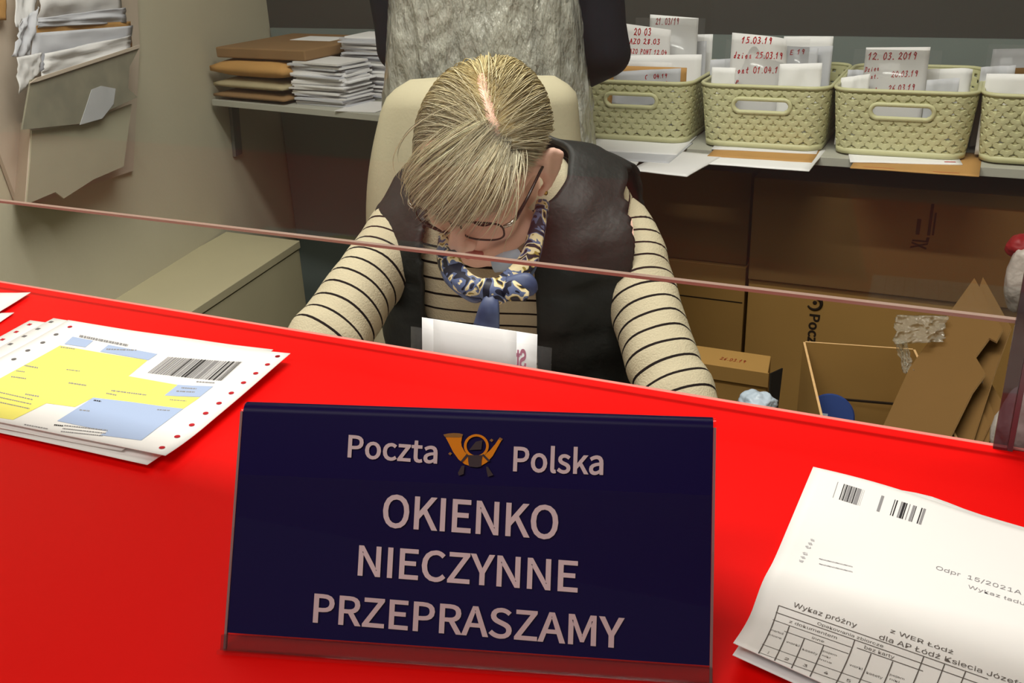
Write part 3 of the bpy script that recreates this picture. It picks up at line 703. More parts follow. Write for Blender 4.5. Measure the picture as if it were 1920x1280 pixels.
def make_basket(label, group):
    root = thing('storage_basket', (0, 0, 0), label, 'basket', group)
    NC, NR = 42, 9; cw = PER / NC; ch = (BH - .022) / NR; z0 = .012
    sl = lambda s, h: (lambda a: math.hypot(max(0, abs(a) - HS), h - HZ))(((s + PER / 4) % (PER / 2)) - PER / 4 if False else min((s % PER), PER - (s % PER), key=abs))
    def slot(s, h):
        a = s % PER; a = min(a, PER - a, abs(a - PER / 2)); return math.hypot(max(0, a - HS), h - HZ)
    mb = MB(); ns, nh = 280, 44; idx = {}; vs = []; fs = []
    for j in range(nh + 1):
        for i in range(ns): vs.append(bpo(PER * i / ns, BH * j / nh, 0))
    for j in range(nh):
        for i in range(ns):
            sc, hc = PER * (i + .5) / ns, BH * (j + .5) / nh
            if slot(sc, hc) < HR: continue
            # punched holes of the weave: three-cornered gaps between the stars
            r = (hc - z0) / ch; row = int(math.floor(r)); c = sc / cw - (.5 if row % 2 else 0)
            if 0 <= row < NR and hc < BH - .012 and slot(sc, hc) > HR + .012:
                fx, fy = (c % 1) - .0, r - row
                sa = sc % (PER / 2); sa = min(sa, PER / 2 - sa)
                if abs(fx - .5) < .13 and .34 < fy < .72 and (abs(sa - BW0 / 2 + .01) < .030 or row == 0): continue
            fs.append((j * ns + i, j * ns + (i + 1) % ns, (j + 1) * ns + (i + 1) % ns, (j + 1) * ns + i))
    mb.add(vs, fs, 0, None, True)
    bot = rr(BW0, BD0, BR_); mb.add([A3(p[0], p[1], .002) for p in bot], [tuple(range(len(bot)))], 0)
    body = mb.build('woven_wall', m_basket, root, fixn=False)
    so = body.modifiers.new('s', 'SOLIDIFY'); so.thickness = .0018; so.offset = -1
    # raised three-armed stars
    mb = MB(); arms = (270, 30, 150)
    for row in range(NR):
        for k in range(NC):
            s0 = (k + (.5 if row % 2 else 0)) * cw; h0 = z0 + (row + .5) * ch
            if slot(s0, h0) < HR + .013: continue
            out = []; L, wd_ = cw * .55, cw * .29; flip = 1 if (row) % 2 == 0 else 1
            for a in arms:
                a = math.radians(a) ; d = np.array([math.cos(a), math.sin(a) * .95 * flip]); n_ = np.array([-d[1], d[0]])
                Lk = L if abs(d[0]) > .3 else ch * .62
                out += [d * wd_ * .7 - n_ * wd_ * .62, d * Lk * .72 - n_ * wd_ * .75, d * Lk - n_ * wd_ * .35, d * Lk + n_ * wd_ * .35, d * Lk * .72 + n_ * wd_ * .75, d * wd_ * .7 + n_ * wd_ * .62]
            base = [bpo(s0 + q[0] * 1.04, h0 + q[1] * 1.04, .0004) for q in out]; topv = [bpo(s0 + q[0] * .86, h0 + q[1] * .86, .0030) for q in out]; n_ = len(out)
            mb.add(base + topv + [bpo(s0, h0, .0036)], [(i, (i + 1) % n_, n_ + (i + 1) % n_, n_ + i) for i in range(n_)] + [(n_ + i, n_ + (i + 1) % n_, 2 * n_) for i in range(n_)], 0, None, False)
    tag(mb.build('weave_relief', m_basket, root, fixn=False))
    mb = MB(); P = [bpo(PER * i / 120, BH, .001) for i in range(120)]; mb.tube(P, .0042, 8, closedpath=True); mb.build('rim', m_basket, root)
    mb = MB(); rings = []
    for q, o in ((.0, .0004), (.0, .0034), (.0125, .003), (.0125, .0004)): rings.append([bpo(PER * i / 120, q, o) for i in range(120)])
    mb.loft(rings, True, False); mb.build('base_band', m_basket, root)
    for half in (0, PER / 2):
        mb = MB(); P = []
        for k in range(40):
            a = k / 40 * 2 * math.pi; c, s_ = math.cos(a), math.sin(a); P.append(bpo(half + (HS if c > 0 else -HS) + c * (HR + .004), HZ + s_ * (HR + .004), .002))
        mb.tube(P, .0048, 8, closedpath=True); mb.build('handle_frame', m_basket, root)
    return root
GB = 'green woven baskets on the long shelf'
BX = [-.737, -.4405, -.1545, .130]; BL_ = ['partly hidden green basket beside the standing person, card dated 20.03 inside',
      'green basket with the card dated 15.03 sticking out', 'green basket with the card dated 12.03.2019 sticking out', 'green basket cut by the right picture edge']
bk = None; YBK = 2.2 + BD0 / 2; ZBK = ZS + .004
for x, lab in zip(BX, BL_):
    if bk is None: b = bk = make_basket(lab, GB)
    else: b = copy_tree(bk); b['label'] = lab
    b.location = (x, YBK, ZBK)

# mail under and in the baskets
def under(name, pts, z, m, marks=(), sag=.0, **props):
    """mail lying on the shelf under a basket; pts = front-left, front-right pixel corners; it runs back 0.2 m"""
    fl, fr = onz(*pts[0], z), onz(*pts[1], z); d = unit(fr - fl); nn = A3(-d[1], d[0], 0) if d[0] > 0 else A3(d[1], -d[0], 0)
    def P(u, v):
        q = fl + (fr - fl) * u + nn * .2 * (1 - v); over = max(0, YF - q[1]); return A3(q[0], q[1], z - sag * (over / .06) ** 1.5 + .0008 * nz((u * 4, v * 4, z * 99)))
    return sheet(name, P, [m, m_ink2, m_redpen], [(rect(*r), k) for r, k in marks], 10, 14, t=.0022, **props)
for i, (p0, p1, z, m, lab) in enumerate((
        ((1035, 325), (1178, 330), ZS + .0005, m_paper, 'lowest white letter under the basket nearest the standing person'),
        ((1180, 318), (1288, 330), ZS + .0010, m_paper2, 'large curled white envelope jutting from under the leftmost basket'),
        ((1100, 295), (1254, 305), ZS + .0022, m_paper3, 'grey white letter with a bent corner under the leftmost basket'),
        ((1090, 280), (1268, 290), ZS + .0032, m_paper, 'upper white letter directly under the leftmost basket'))):
    under('letter', (p0, p1), z, m, label=lab, cat='letter')
under('letter', ((1320, 306), (1517, 320)), ZS + .0005, m_paper, label='lowest white letter under the basket with the 15.03 card', cat='letter')
under('envelope', ((1326, 292), (1522, 304)), ZS + .0018, m_kraft, label='brown envelope between two white letters under the second basket', cat='envelope')
under('letter', ((1334, 279), (1531, 288)), ZS + .0032, m_paper2, [((.86, .86, .92, .89), 2), ((.08, .8, .35, .81), 1), ((.5, .84, .8, .85), 1), ((.6, .89, .84, .9), 1)], label='white letter with a small red mark directly under the second basket', cat='letter')
under('envelope', ((1594, 314), (1836, 330)), ZS + .0008, m_kraft, [((.1, .93, .35, .94), 2), ((.65, .94, .85, .95), 2)], label='brown envelope with red notes jutting from under the third basket', cat='envelope')
under('letter', ((1594, 303), (1805, 308)), ZS + .0030, m_paper, [((.85, .9, .95, .93), 2)], label='white letter on the brown envelope under the third basket', cat='letter')
def card(name, l, r, y, m, lines=(), crumple=0.0, dy=.012, sleeve=None, curl=0.0, pen=None, bottom=ZBK + .004, seed=0, h=None, **props):
    """paper standing in a basket; l, r = pixels of its top corners; lines = (text, px left, py base, px right, height px)"""
    tl, tr = ony(*l, y), ony(*r, y); z1 = min(tl[2], tr[2]); H_ = (z1 - bottom) if h is None else h
    def P(u, v):
        q = tl * (1 - u) + tr * u; w_ = crumple * (nz((u * 3 + seed, v * 3, seed)) + .4 * nz((u * 8 + seed, v * 8, 1)))
        return A3(q[0], q[1] + dy * (v - 0) * -1 + w_ + curl * max(0, .25 - v) * u ** 6 * -2, q[2] - v * H_)
    nrm = unit(np.cross(tr - tl, A3(0, -dy, -H_)))
    def uv(px, py):
        p = onplane(px, py, tl, nrm) - tl; e = tr - tl; u = (p @ e) / (e @ e); return u, -(p[2] - u * e[2]) / H_
    pr = []
    for k, (s, x0, y0, x1, y1, hp) in enumerate(lines):
        a = np.array(uv(x0, y0)); b = np.array(uv(x1, y1)); hh = uv(x0, y0 - hp)[1] - a[1]
        V, F = fit(hand_geo(s, seed * 7 + k, .15), 0, 1, 0, 1, 1.0)
        pr.append((clip((np.array([a + (b - a) * u_ + np.array([0, hh]) * v_ for u_, v_ in V]), F)), 1))
    root = None
    if sleeve:
        root = thing(name, A3(*((tl + tr) / 2)[:2], bottom), props['label'], props['cat'])
    o = sheet('card' if sleeve else name, P, [m, pen or m_redpen], pr, 12, 12, parent=root, lift=.0003, **({} if sleeve else props))
    if sleeve:
        e0, e1, up = sleeve; q0, q1 = tl + (tr - tl) * e0, tl + (tr - tl) * e1
        sheet('plastic_sleeve', lambda u, v: A3(*(q0 * (1 - u) + q1 * u)[:2], z1 + up - v * (H_ + up)) + A3(0, -dy * v - .0014, 0), [m_sleeve], (), 2, 2, parent=root, label='clear plastic sleeve')
    return o
C = dict(cat='card')
card('date_card', (1219, 27), (1310, 34), 2.44, m_paper, [('21. 03/19', 1228, 46, 1272, 46, 12)], dy=.02, sleeve=(-.3, 1.14, .0), seed=1, label='white card dated 21.03, highest one at the back of the leftmost basket', **C)
card('date_card', (1164, 43), (1258, 56), 2.39, m_paper2, [('20 03', 1186, 66, 1219, 66, 13), ('AZO 28.03', 1176, 82, 1234, 83, 10), ('AZO PONT 12.04', 1174, 100, 1245, 103, 9)], dy=.02, seed=2, label='white card dated 20.03 behind the dark elbow', **C)
L_ = dict(cat='letter')
card('letter', (1252, 66), (1337, 64), 2.49, m_paper, crumple=.004, seed=3, label='white letter standing at the back right of the leftmost basket', **L_)
card('letter', (1258, 80), (1325, 77), 2.455, m_paper3, crumple=.003, seed=4, label='grey white letter standing below the 21.03 card', **L_)
card('letter', (1150, 104), (1316, 102), 2.34, m_paper, crumple=.005, seed=5, label='wide white letter in the middle of the leftmost basket', **L_)
card('letter', (1150, 113), (1262, 118), 2.31, m_paper2, crumple=.008, seed=6, label='white letter before the wide one in the leftmost basket', **L_)
card('envelope', (1130, 122), (1288, 127), 2.275, m_kraft, crumple=.002, seed=7, label='brown envelope standing near the front of the leftmost basket', cat='envelope')
card('date_card', (1150, 134), (1277, 128), 2.245, m_paper3, [('01.04.19', 1210, 149, 1252, 146, 8), ('03.04.19', 1209, 163, 1254, 161, 8), ('pont', 1160, 162, 1183, 160, 7)], crumple=.010, seed=8, label='crumpled card with red dates at the front rim of the leftmost basket', **C)
card('date_card', (1373, 61), (1479, 71), 2.29, m_paper2, [('15.03.19', 1389, 81, 1447, 82, 12), ('dzien 25.03.19', 1372, 109, 1465, 110, 12), ('pont 01.04.19', 1369, 137, 1462, 137, 12), ('P', 1372, 157, 1378, 157, 7)], curl=.05, dy=.02, sleeve=(-.1, .95, -.005), seed=9, label='white card with three red dates, the first 15.03.19', **C)
card('letter', (1470, 68), (1563, 68), 2.48, m_paper, crumple=.003, seed=10, label='white letter at the back of the second basket', **L_)
card('date_card', (1476, 86), (1535, 90), 2.42, m_paper3, [('E 19', 1480, 103, 1508, 101, 9)], sleeve=(-.05, .72, .02), seed=11, label='grey card with a red 19 behind the 15.03 card', **C)
card('letter', (1500, 88), (1562, 86), 2.44, m_paper3, crumple=.006, seed=12, label='grey white letter right of the grey card in the second basket', **L_)
card('letter', (1462, 120), (1542, 118), 2.25, m_paper, crumple=.006, seed=13, label='white letter standing right of the 15.03 card at the front', **L_)
card('letter', (1335, 126), (1380, 127), 2.25, m_paper, crumple=.004, seed=14, label='narrow white letter left of the 15.03 card', **L_)
card('letter', (1332, 112), (1400, 108), 2.34, m_paper3, crumple=.006, seed=15, label='pale letter leaning at the left in the second basket', **L_)
card('date_card', (1624, 89), (1745, 88), 2.30, m_paper2, [('12. 03. 2019', 1628, 112, 1719, 111, 13), ('Dzien', 1622, 135, 1649, 132, 9), ('pont.', 1622, 148, 1648, 147, 9), ('20.03.19', 1672, 145, 1722, 143, 11), ('Pont.', 1620, 174, 1652, 172, 9), ('26.03.19', 1667, 171, 1717, 169, 11)], dy=.02, sleeve=(-.18, 1.19, -.003), seed=16, label='white card with red handwriting, the first date 12.03.2019', **C)
card('letter', (1590, 130), (1628, 132), 2.36, m_paper3, crumple=.006, seed=17, label='grey letter left behind the 12.03 card', **L_)
card('letter', (1577, 146), (1632, 138), 2.27, m_paper, crumple=.006, seed=18, label='white curled letter left of the 12.03 card', **L_)
card('letter', (1735, 130), (1825, 126), 2.33, m_paper, crumple=.008, curl=.06, seed=19, label='white letter with curled corner right of the 12.03 card', **L_)
card('letter', (1738, 150), (1800, 146), 2.265, m_paper3, crumple=.006, seed=20, label='lower grey letter right of the 12.03 card', **L_)
card('date_card', (1862, 92), (1960, 90), 2.40, m_paper3, sleeve=(-.1, 1, .01), seed=21, label='grey sleeved card at the back of the cut off basket', **C)
card('letter', (1840, 126), (1905, 122), 2.33, m_paper3, crumple=.010, seed=22, label='crumpled white letter at the left in the cut off basket', **L_)
card('envelope', (1868, 128), (1960, 126), 2.36, m_cardd, crumple=.004, seed=23, label='dark envelope in the middle of the cut off basket', cat='envelope')
card('letter', (1850, 138), (1965, 139), 2.255, m_paper, crumple=.003, seed=24, label='white letter at the front rim of the cut off basket', **L_)

# ------------------------------------------------------------------ wall pocket at left
def wp(px, py, off): return onwall(px, py, off)
t = thing('wall_pocket', wp(140, 380, 0), 'beige document pocket on the cream wall overflowing with mail', 'document holder')
mb = MB(); mb.slab([wp(-40, -60, .012), wp(255, -60, .012), wp(262, 90, .012), wp(250, 320, .012), wp(60, 385, .012), wp(32, 376, .012), wp(-5, 275, .012), wp(-40, 200, .012)], wn, .009); mb.build('back_board', m_pocketb, t, label='pale board with rounded corner')
def pocket_panel(name, pts, o0, m, t_=.004):
    mb = MB(); P = [wp(x, y, o) for (x, y, o) in pts]; n_ = np.cross(P[1] - P[0], P[-1] - P[0]); n_ = unit(n_); n_ = n_ if n_ @ wn > 0 else -n_
    mb.slab(P, n_, t_); return mb.build(name, m, t)
pocket_panel('front_panel', [(60, 245, .085), (150, 232, .085), (247, 195, .085), (232, 312, .085), (176, 336, .085), (120, 372, .085), (104, 360, .085), (50, 383, .085), (57, 300, .085)], 0, m_pocket)
pocket_panel('side_panel', [(30, 376, .013), (50, 383, .083), (60, 245, .083), (42, 230, .013)], 0, m_pocketb)
pocket_panel('upper_panel', [(58, 150, .10), (160, 118, .10), (262, 88, .10), (243, 125, .10), (240, 166, .10), (258, 182, .10), (150, 232, .10), (42, 243, .10)], 0, m_pocketd)
pocket_panel('torn_label', [(172, 168, .1012), (190, 161, .1012), (217, 166, .1012), (213, 195, .1012), (192, 222, .1012), (150, 234, .1012), (160, 205, .1012)], 0, m_torn, .001)
pocket_panel('rim', [(56, 156, .1045), (70, 146, .1045), (262, 84, .1045), (262, 90, .1045), (70, 153, .1045)], 0, m_pocketb, .003)
def wpaper(name, quad, off, m, cr, seed, **props):
    c = [wp(x, y, off + o) for x, y, o in quad]
    def P(u, v): return (c[0] * (1 - u) + c[1] * u) * (1 - v) + (c[3] * (1 - u) + c[2] * u) * v + wn * cr * (nz((u * 3 + seed, v * 3, seed)) + .5 * nz((u * 9, v * 9 + seed, 2)))
    sheet(name, P, [m], (), 14, 10, t=.0012, **props)
wpaper('letter', [(70, -40, 0), (225, -60, 0), (230, 30, 0), (74, 60, 0)], .045, m_paper2, .014, 1, label='crumpled pale letter highest in the wall pocket', **L_)
wpaper('letter', [(30, -40, 0), (78, -40, 0), (60, 60, 0), (30, 50, 0)], .050, m_paper, .006, 2, label='bright white letter at the upper left of the wall pocket', **L_)
wpaper('envelope', [(68, 48, 0), (245, 40, 0), (248, 90, 0), (66, 90, 0)], .066, m_kraft, .003, 3, label='kraft envelope edge showing among the pocket letters', cat='envelope')
wpaper('letter', [(72, 34, 0), (236, 14, 0), (238, 42, 0), (70, 52, 0)], .070, m_paper3, .008, 4, label='creased grey letter above the kraft envelope in the pocket', **L_)
wpaper('letter', [(64, 62, 0), (250, 48, 0), (244, 92, 0), (52, 140, 0)], .082, m_paper3, .005, 5, label='grey blue letter in front of the kraft envelope', **L_)
wpaper('letter', [(84, 100, 0), (246, 66, 0), (244, 100, 0), (78, 150, 0)], .090, m_paper2, .010, 6, label='crinkled pale letter just above the pocket rim', **L_)
wpaper('letter', [(42, 40, 0), (72, 12, 0), (56, 106, 0), (22, 106, 0)], .085, m_paper3, .012, 7, label='letter folded over the left end of the pocket', **L_)
wpaper('letter', [(32, 108, 0), (80, 98, 0), (72, 140, 0), (36, 178, 0)], .092, m_paper2, .006, 8, label='pale letter hanging down over the pocket side', **L_)
wpaper('envelope', [(-20, -20, 0), (12, -20, 0), (12, 38, 0), (-20, 38, 0)], .03, m_kraft, .002, 9, label='kraft envelope in the top left picture corner', cat='envelope')

# ------------------------------------------------------------------ low cabinet along the left wall
zb = onwall(420, 434)[2]; c1, c2, c3, c4 = [onz(*p, zb) for p in ((422, 434), (562, 451), (362, 582), (198, 555))]
bd = unit(c3 - c2); c3 = c2 + bd * 1.05; c4 = c1 + bd * 1.05; up = A3(0, 0, 1)
c1 = c1 + wn * .004; c4 = c4 + wn * .004
t = thing('low_cabinet', A3(*((c1 + c2 + c3 + c4) / 4)[:2], 0), 'low beige cabinet along the cream wall behind the counter', 'cabinet')
mb = MB(); mb.slab([c1, c2, c3, c4], up, .022); mb.build('top_board', m_bench, t, bevel=.0015)
ins = wn * -.006; dn = A3(0, 0, -.026); zz = lambda p: A3(p[0], p[1], 0)
mb = MB(); P = [c1, c2 + ins, c3 + ins, c4]; mb.slab([p + dn for p in P], up, zb - .026 - .002); mb.build('carcass', m_bench, t)
mb = MB(); f0, f1 = c2 + wn * -.003, c3 + wn * -.003
mb.slab([f0 + dn + bd * .012, f1 + dn, A3(f1[0], f1[1], .05), A3(*(f0 + bd * .012)[:2], .05)], wn, .0028); mb.build('door', m_bench, t)

# ------------------------------------------------------------------ cartons under the long shelf
def carton(name, x0, x1, y0, y1, z0, z1, m, label, gap=None, writing=(), cat='box'):
    t = thing(name, ((x0 + x1) / 2, (y0 + y1) / 2, z0), label, cat)
    mb = MB(); mb.box((x0, y0, z0), (x1, y1, z1)); mb.build('carton', m, t, bevel=.002)
    for k, zg in enumerate(gap or ()):
        mb = MB(); mb.box((x0 + .01, y0 - .0006, zg - .0015), (x1 - .004, y0 + .001, zg + .0015)); mb.build('lid_gap', m_print, t)
    if writing:
        mb = MB()
        for s, (l, r), hp in writing:                                   # lettering running down the face
            a, b = ony(*l, y0 - .0008), ony(*r, y0 - .0008); V, F = fit(text_geo(s, .05, F_SIGN), 0, 1, 0, 1); d = b - a; hv = A3(hp, 0, 0)
            mb.add([a + d * u + hv * v for u, v in V], F)
        mb.build('print', m_print, t, fixn=False)
    return t
YP = 2.24
xa = ony(1396, 600, YP)[0]; zr = ony(1400, 520, YP)[2]; zl_ = ony(1390, 505, YP)[2]
carton('carton', xa - .34, xa - .008, YP + .02, 2.62, 0, zl_ - .002, m_card, 'cardboard carton with dark lid gap low in the left column under the shelf', [ony(1380, 572, YP)[2]])
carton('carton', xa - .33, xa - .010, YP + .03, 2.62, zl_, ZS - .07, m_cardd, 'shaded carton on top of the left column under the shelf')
c = carton('carton', xa + .004, xa + .46, YP, 2.62, 0, zr - .002, m_card, 'large carton with black post horn print under the shelf', writing=[('Poczta Polska', ((1519, 588), (1505, 745)), .022)])
mb = MB(); hc = ony(1527, 568, YP - .0009)
ang = np.linspace(-2.6, 1.2, 16)
mb.tube([hc + A3(.016 * math.cos(a), 0, .016 * math.sin(a)) for a in ang], [.002 + .003 * k / 15 for k in range(16)], 6)
mb.ell(hc + A3(.001, 0, .001), (.005, .0012, .005)); mb.build('horn_print', m_print, c)
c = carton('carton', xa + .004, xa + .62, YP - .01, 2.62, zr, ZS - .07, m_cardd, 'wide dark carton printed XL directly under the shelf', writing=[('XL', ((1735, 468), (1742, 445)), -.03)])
mb = MB()
for k, (px, py, l, wd_) in enumerate(((1722, 425, .035, .008), (1745, 412, .07, .006), (1752, 420, .05, .004))):
    p = ony(px, py, YP - .0108); mb.box((p[0] - wd_ / 2, YP - .0112, p[2] - l / 2), (p[0] + wd_ / 2, YP - .0102, p[2] + l / 2))
mb.build('small_print', m_print, c)
carton('carton', xa + .47, xa + .80, YP + .01, 2.62, 0, zr - .003, m_card, 'plain carton under the shelf behind the flattened boxes')
# small open-lidded box and the open box in front
m_brick = mat('brick red pen', (150, 66, 40), .8, .1)
s1 = ony(1440, 700, 1.72); zs1 = s1[2]; s2 = onz(1446, 667, zs1)
t = thing('small_box', (s1[0] - .13, 1.78, 0), 'small cardboard box with red handwriting on top, beside the striped sleeve', 'box')
mb = MB(); mb.slab([s1 + A3(-.27, 0, 0), s1, s2, s2 + A3(-.27, 0, 0)], up, zs1 - .001); mb.build('carton', m_card, t, bevel=.002)
mb = MB(); mb.slab([s1 + A3(-.275, -.003, -.028), s1 + A3(.002, -.003, -.028), s1 + A3(.002, -.003, .0015), s1 + A3(-.275, -.003, .0015)], A3(0, -1, 0), .003); mb.build('lid_flap', m_card, t)
for s, x0, x1, y_ in (('AZO 20 03', .245, .17, .045), ('26.03.19', .10, .05, .03)):
    mb = MB(); V, F = fit(hand_geo(s, 3, .16), 0, 1, 0, 1, 1.0); mb.add([s1 + A3(-x0 + (x0 - x1) * u, y_ + .012 * v, .0004) for u, v in V], F); mb.build('handwriting', m_brick, t, fixn=False)
zo = ony(1510, 641, 1.75)[2]; o1, o2, o3 = ony(1510, 641, 1.75), onz(1712, 655, zo), onz(1548, 800, zo)
o4 = o2 + (o3 - o1); zf = .0
t = thing('open_box', A3(*((o1 + o4) / 2)[:2], zf), 'open cardboard box standing behind the counter with a blue disc inside', 'box')
for nm, a, b in (('back_wall', o1, o2), ('left_wall', o1, o3), ('right_wall', o2, o4), ('front_wall', o3, o4)):
    mb = MB(); n_ = unit(np.cross(b - a, up)); cen_ = (o1 + o4) / 2; n_ = n_ if n_ @ (cen_ - a) > 0 else -n_
    P = [a, b, A3(b[0], b[1], zf), A3(a[0], a[1], zf)]; mb.slab(P, n_, .004, 0, 1); mb.build(nm, [m_card, m_cardl], t)
mb = MB(); mb.slab([A3(p[0], p[1], zf + .005) for p in (o1, o2, o4, o3)], up, .004); mb.build('bottom', m_cardd, t)
mb = MB(); P0 = ony(1540, 745, 1.742); P1 = ony(1690, 758, 1.742); mb.obox((P0 + P1) / 2, (P1 - P0) / 2, A3(0, .002, 0), A3(0, 0, .0018)); mb.build('crease', m_print, t)
dc = pd(1556, 782, 1.80) ; tt = unit(A3(.1, -.8, .35))
t = thing('blue_disc', A3(dc[0], dc[1], zf + .006), 'blue round lid with pale print standing inside the open box', 'lid')
dxv = unit(np.cross(A3(0, 0, 1), tt)); dyv = np.cross(tt, dxv); mb = MB(); dr = .043
mb.loft([[dc + tt * o + r_ * (math.cos(a) * dxv + math.sin(a) * dyv) for a in np.arange(32) * math.pi / 16] for o, r_ in ((-.006, dr), (.0, dr), (.003, dr * .95))], smooth=False); mb.build('disc', m_lblue, t)
mb = MB(); mb.obox(dc + tt * .0034 - dxv * .012, dxv * .008, dyv * .006, tt * .0003); mb.build('print', m_poly, t)
mb = MB(); mb.cap(A3(dc[0], dc[1] + .01, zf + .007), A3(dc[0], dc[1] + .01, dc[2] - .02), .012, .012); mb.build('stand', m_lblue, t)
# flattened boxes leaning in a bundle
A_, B_, C_ = pd(1829, 520, 1.72), pd(1882, 617, 1.60), pd(1660, 800, 1.55)
pn = unit(np.cross(B_ - A_, C_ - A_)); pn = pn if pn @ CT > 0 else -pn
def flatbox(polypx, o, label, zmin=.01):
    P = [onplane(x, y, A_ + pn * o, pn) for x, y in polypx]
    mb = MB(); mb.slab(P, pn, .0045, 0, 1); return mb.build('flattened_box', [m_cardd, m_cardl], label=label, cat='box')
def pz0(x, y, o):                                   # the hidden lower corners reach the floor
    return x, y
GFB = ['large flattened carton leaning before the bundle, its long edge to the upper right', 'second flattened carton whose edge runs parallel just behind the large one', 'flattened carton with cut flaps behind the leaning pair',
       'flattened carton showing a bright cut edge low in the bundle', 'lowest flattened carton in the bundle by the acrylic post']
flatbox([(1827, 521), (1880, 617), (1868, 640), (1855, 633), (1829, 668), (1848, 700), (1823, 735), (1780, 822), (1720, 1150), (1640, 1000), (1655, 800), (1705, 690)], 0, GFB[0])
flatbox([(1843, 519), (1896, 614), (1868, 690), (1800, 900), (1660, 1150), (1760, 760)], -.030, GFB[1])
flatbox([(1849, 702), (1892, 775), (1862, 850), (1700, 1150), (1760, 900)], -.055, GFB[2])
flatbox([(1840, 722), (1872, 792), (1840, 850), (1690, 1150), (1760, 880)], -.046, GFB[3])
flatbox([(1826, 742), (1856, 795), (1830, 850), (1680, 1150), (1750, 870)], -.040, GFB[4])
# film, bags
def blob(name, c, r, m, seed, amp, label, cat, rot=None, nu=40, nv=26, parent=None):
    mb = MB(); mb.ell((0, 0, 0), (1, 1, 1), None, nu, nv); V = np.array(mb.v)
    out = []
    for p in V:
        k = 1 + amp * (nz(p * 1.7 + seed) + .5 * nz(p * 4 + seed)); out.append(np.asarray(c) + p * k * np.asarray(r))
    zmin = .0
    mb.v = [tuple(q) for q in out]; return mb.build(name, m, label=label, cat=cat)
def filmsheet(name, quad, m, cr, seed, label):
    c = [pd(*q) for q in quad]
    sheet(name, lambda u, v: (c[0] * (1 - u) + c[1] * u) * (1 - v) + (c[3] * (1 - u) + c[2] * u) * v + CT * cr * (nz((u * 4 + seed, v * 4, seed)) + .6 * nz((u * 11, v * 11, seed))), [m], (), 26, 26, t=.0008, label=label, cat='plastic film')
filmsheet('plastic_film', [(1680, 590, 1.70), (1775, 592, 1.66), (1770, 640, 1.62), (1676, 645, 1.64)], m_film, .02, 3, 'crinkled clear film lying over the flattened boxes')
filmsheet('plastic_film', [(1676, 632, 1.68), (1700, 640, 1.66), (1712, 695, 1.62), (1696, 700, 1.63)], m_film, .016, 8, 'clear film strip hanging down into the open box')
filmsheet('plastic_film', [(1825, 700, 1.585), (1846, 706, 1.575), (1832, 735, 1.57), (1820, 728, 1.575)], m_film, .010, 5, 'small clear film scrap on the edge of the flattened boxes')
g = pd(1916, 525, 1.75); blob('plastic_bag', g, (.028, .03, .06), m_wbag, 4, .12, 'white plastic bag with red upper end beside the acrylic post', 'bag')
g2 = pd(1916, 462, 1.75); b2 = blob('bag_top', g2, (.026, .028, .022), m_rbag, 6, .15, None, None); b2.name = 'bag_top'
mw = b2.location.copy(); bagp = [o for o in bpy.data.objects if o.name == 'plastic_bag'][0]; b2.parent = bagp; b2.location = mw - bagp.location
g = pd(1940, 815, 1.30); blob('plastic_bag', g, (.05, .05, .06), m_wbag, 9, .2, 'crumpled pale bag low behind the side pane at right', 'bag')
g = pd(1420, 755, 1.62); blob('plastic_bag', g, (.030, .025, .018), m_poly, 2, .25, 'pale blue plastic scrap between the small box and the open box', 'bag')
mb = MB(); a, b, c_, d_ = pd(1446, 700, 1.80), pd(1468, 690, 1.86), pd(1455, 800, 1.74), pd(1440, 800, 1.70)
mb.slab([a, b, c_, d_], CT, .01); mb.build('flattened_box', m_dark, label='narrow dark slab between the small box and the open box', cat='box')  # plain dark slab filling the gap between the two boxes

# ================================================================== desk and chair behind the counter
t = thing('clerk_desk', (-.5, .84, 0), 'grey desk behind the counter at which the woman sits', 'desk')
mb = MB(); mb.box((-1.30, .66, .70), (.10, 1.02, .725)); mb.build('desk_top', mat('white desk laminate', (226, 224, 218), .5, .25), t, bevel=.002)
for x in (-1.26, .06):
    mb = MB(); mb.box((x - .02, .68, 0), (x + .02, 1.0, .70)); mb.build('desk_leg', m_metal, t)

R2 = unit(A3(.98, .20, 0)); F2 = unit(A3(.20, -.98, 0)); UP = A3(0, 0, 1)
# ---- office chair with a beige cloth over its back
cc = pd(894, 262, 1.66); cx2 = unit(A3(.93, .37, 0)); cy2 = A3(-cx2[1], cx2[0], 0)
t = thing('office_chair', A3(cc[0], cc[1] - .10, 0), 'office chair draped in beige cloth behind the seated woman', 'chair')
def chair_ring(k):                                   # k 0 bottom .. 1 top; soft closed outline, sides wrapped back
    z_ = .58 + (1.110 - .58) * k
    hw = .222 - .062 * max(0, (k - .30) / .70) ** 1.2 ; rd = .0
    if k > .93: hw -= .035 * ((k - .93) / .07) ** 2
    d = .05 * (1 - max(0, (k - .95) / .05) * .6); out = []
    for j in range(48):
        a = 2 * math.pi * j / 48; ca, sa = math.cos(a), math.sin(a)
        x = hw * np.sign(ca) * abs(ca) ** .6; y = d * np.sign(sa) * abs(sa) ** .8 + .055 * (x / hw) ** 2 * .9
        p = A3(cc[0], cc[1], z_) + cx2 * (x + .01 * math.sin(k * 7)) + cy2 * (y + .05 * (k - .5)) 
        p = p + (cy2 * -1) * (.014 * nz((x * 9, z_ * 2.2, y * 2)) + .009 * nz((x * 24, z_ * 3.5, 3)))
        p[2] += .006 * math.cos(x / hw * 2.2) * (k > .9)
        out.append(p)
    return out
mb = MB(); mb.loft([chair_ring(k) for k in np.linspace(0, 1, 40)]); mb.build('draped_back', m_chair, t, label='back draped in beige fleece cloth')
mb = MB(); P = [p + cy2 * -.004 - UP * .022 for p in chair_ring(.985)][24:] ; P = [q for q in P]
mb.tube(P, .0055, 8); mb.build('cloth_hem', m_chair, t)
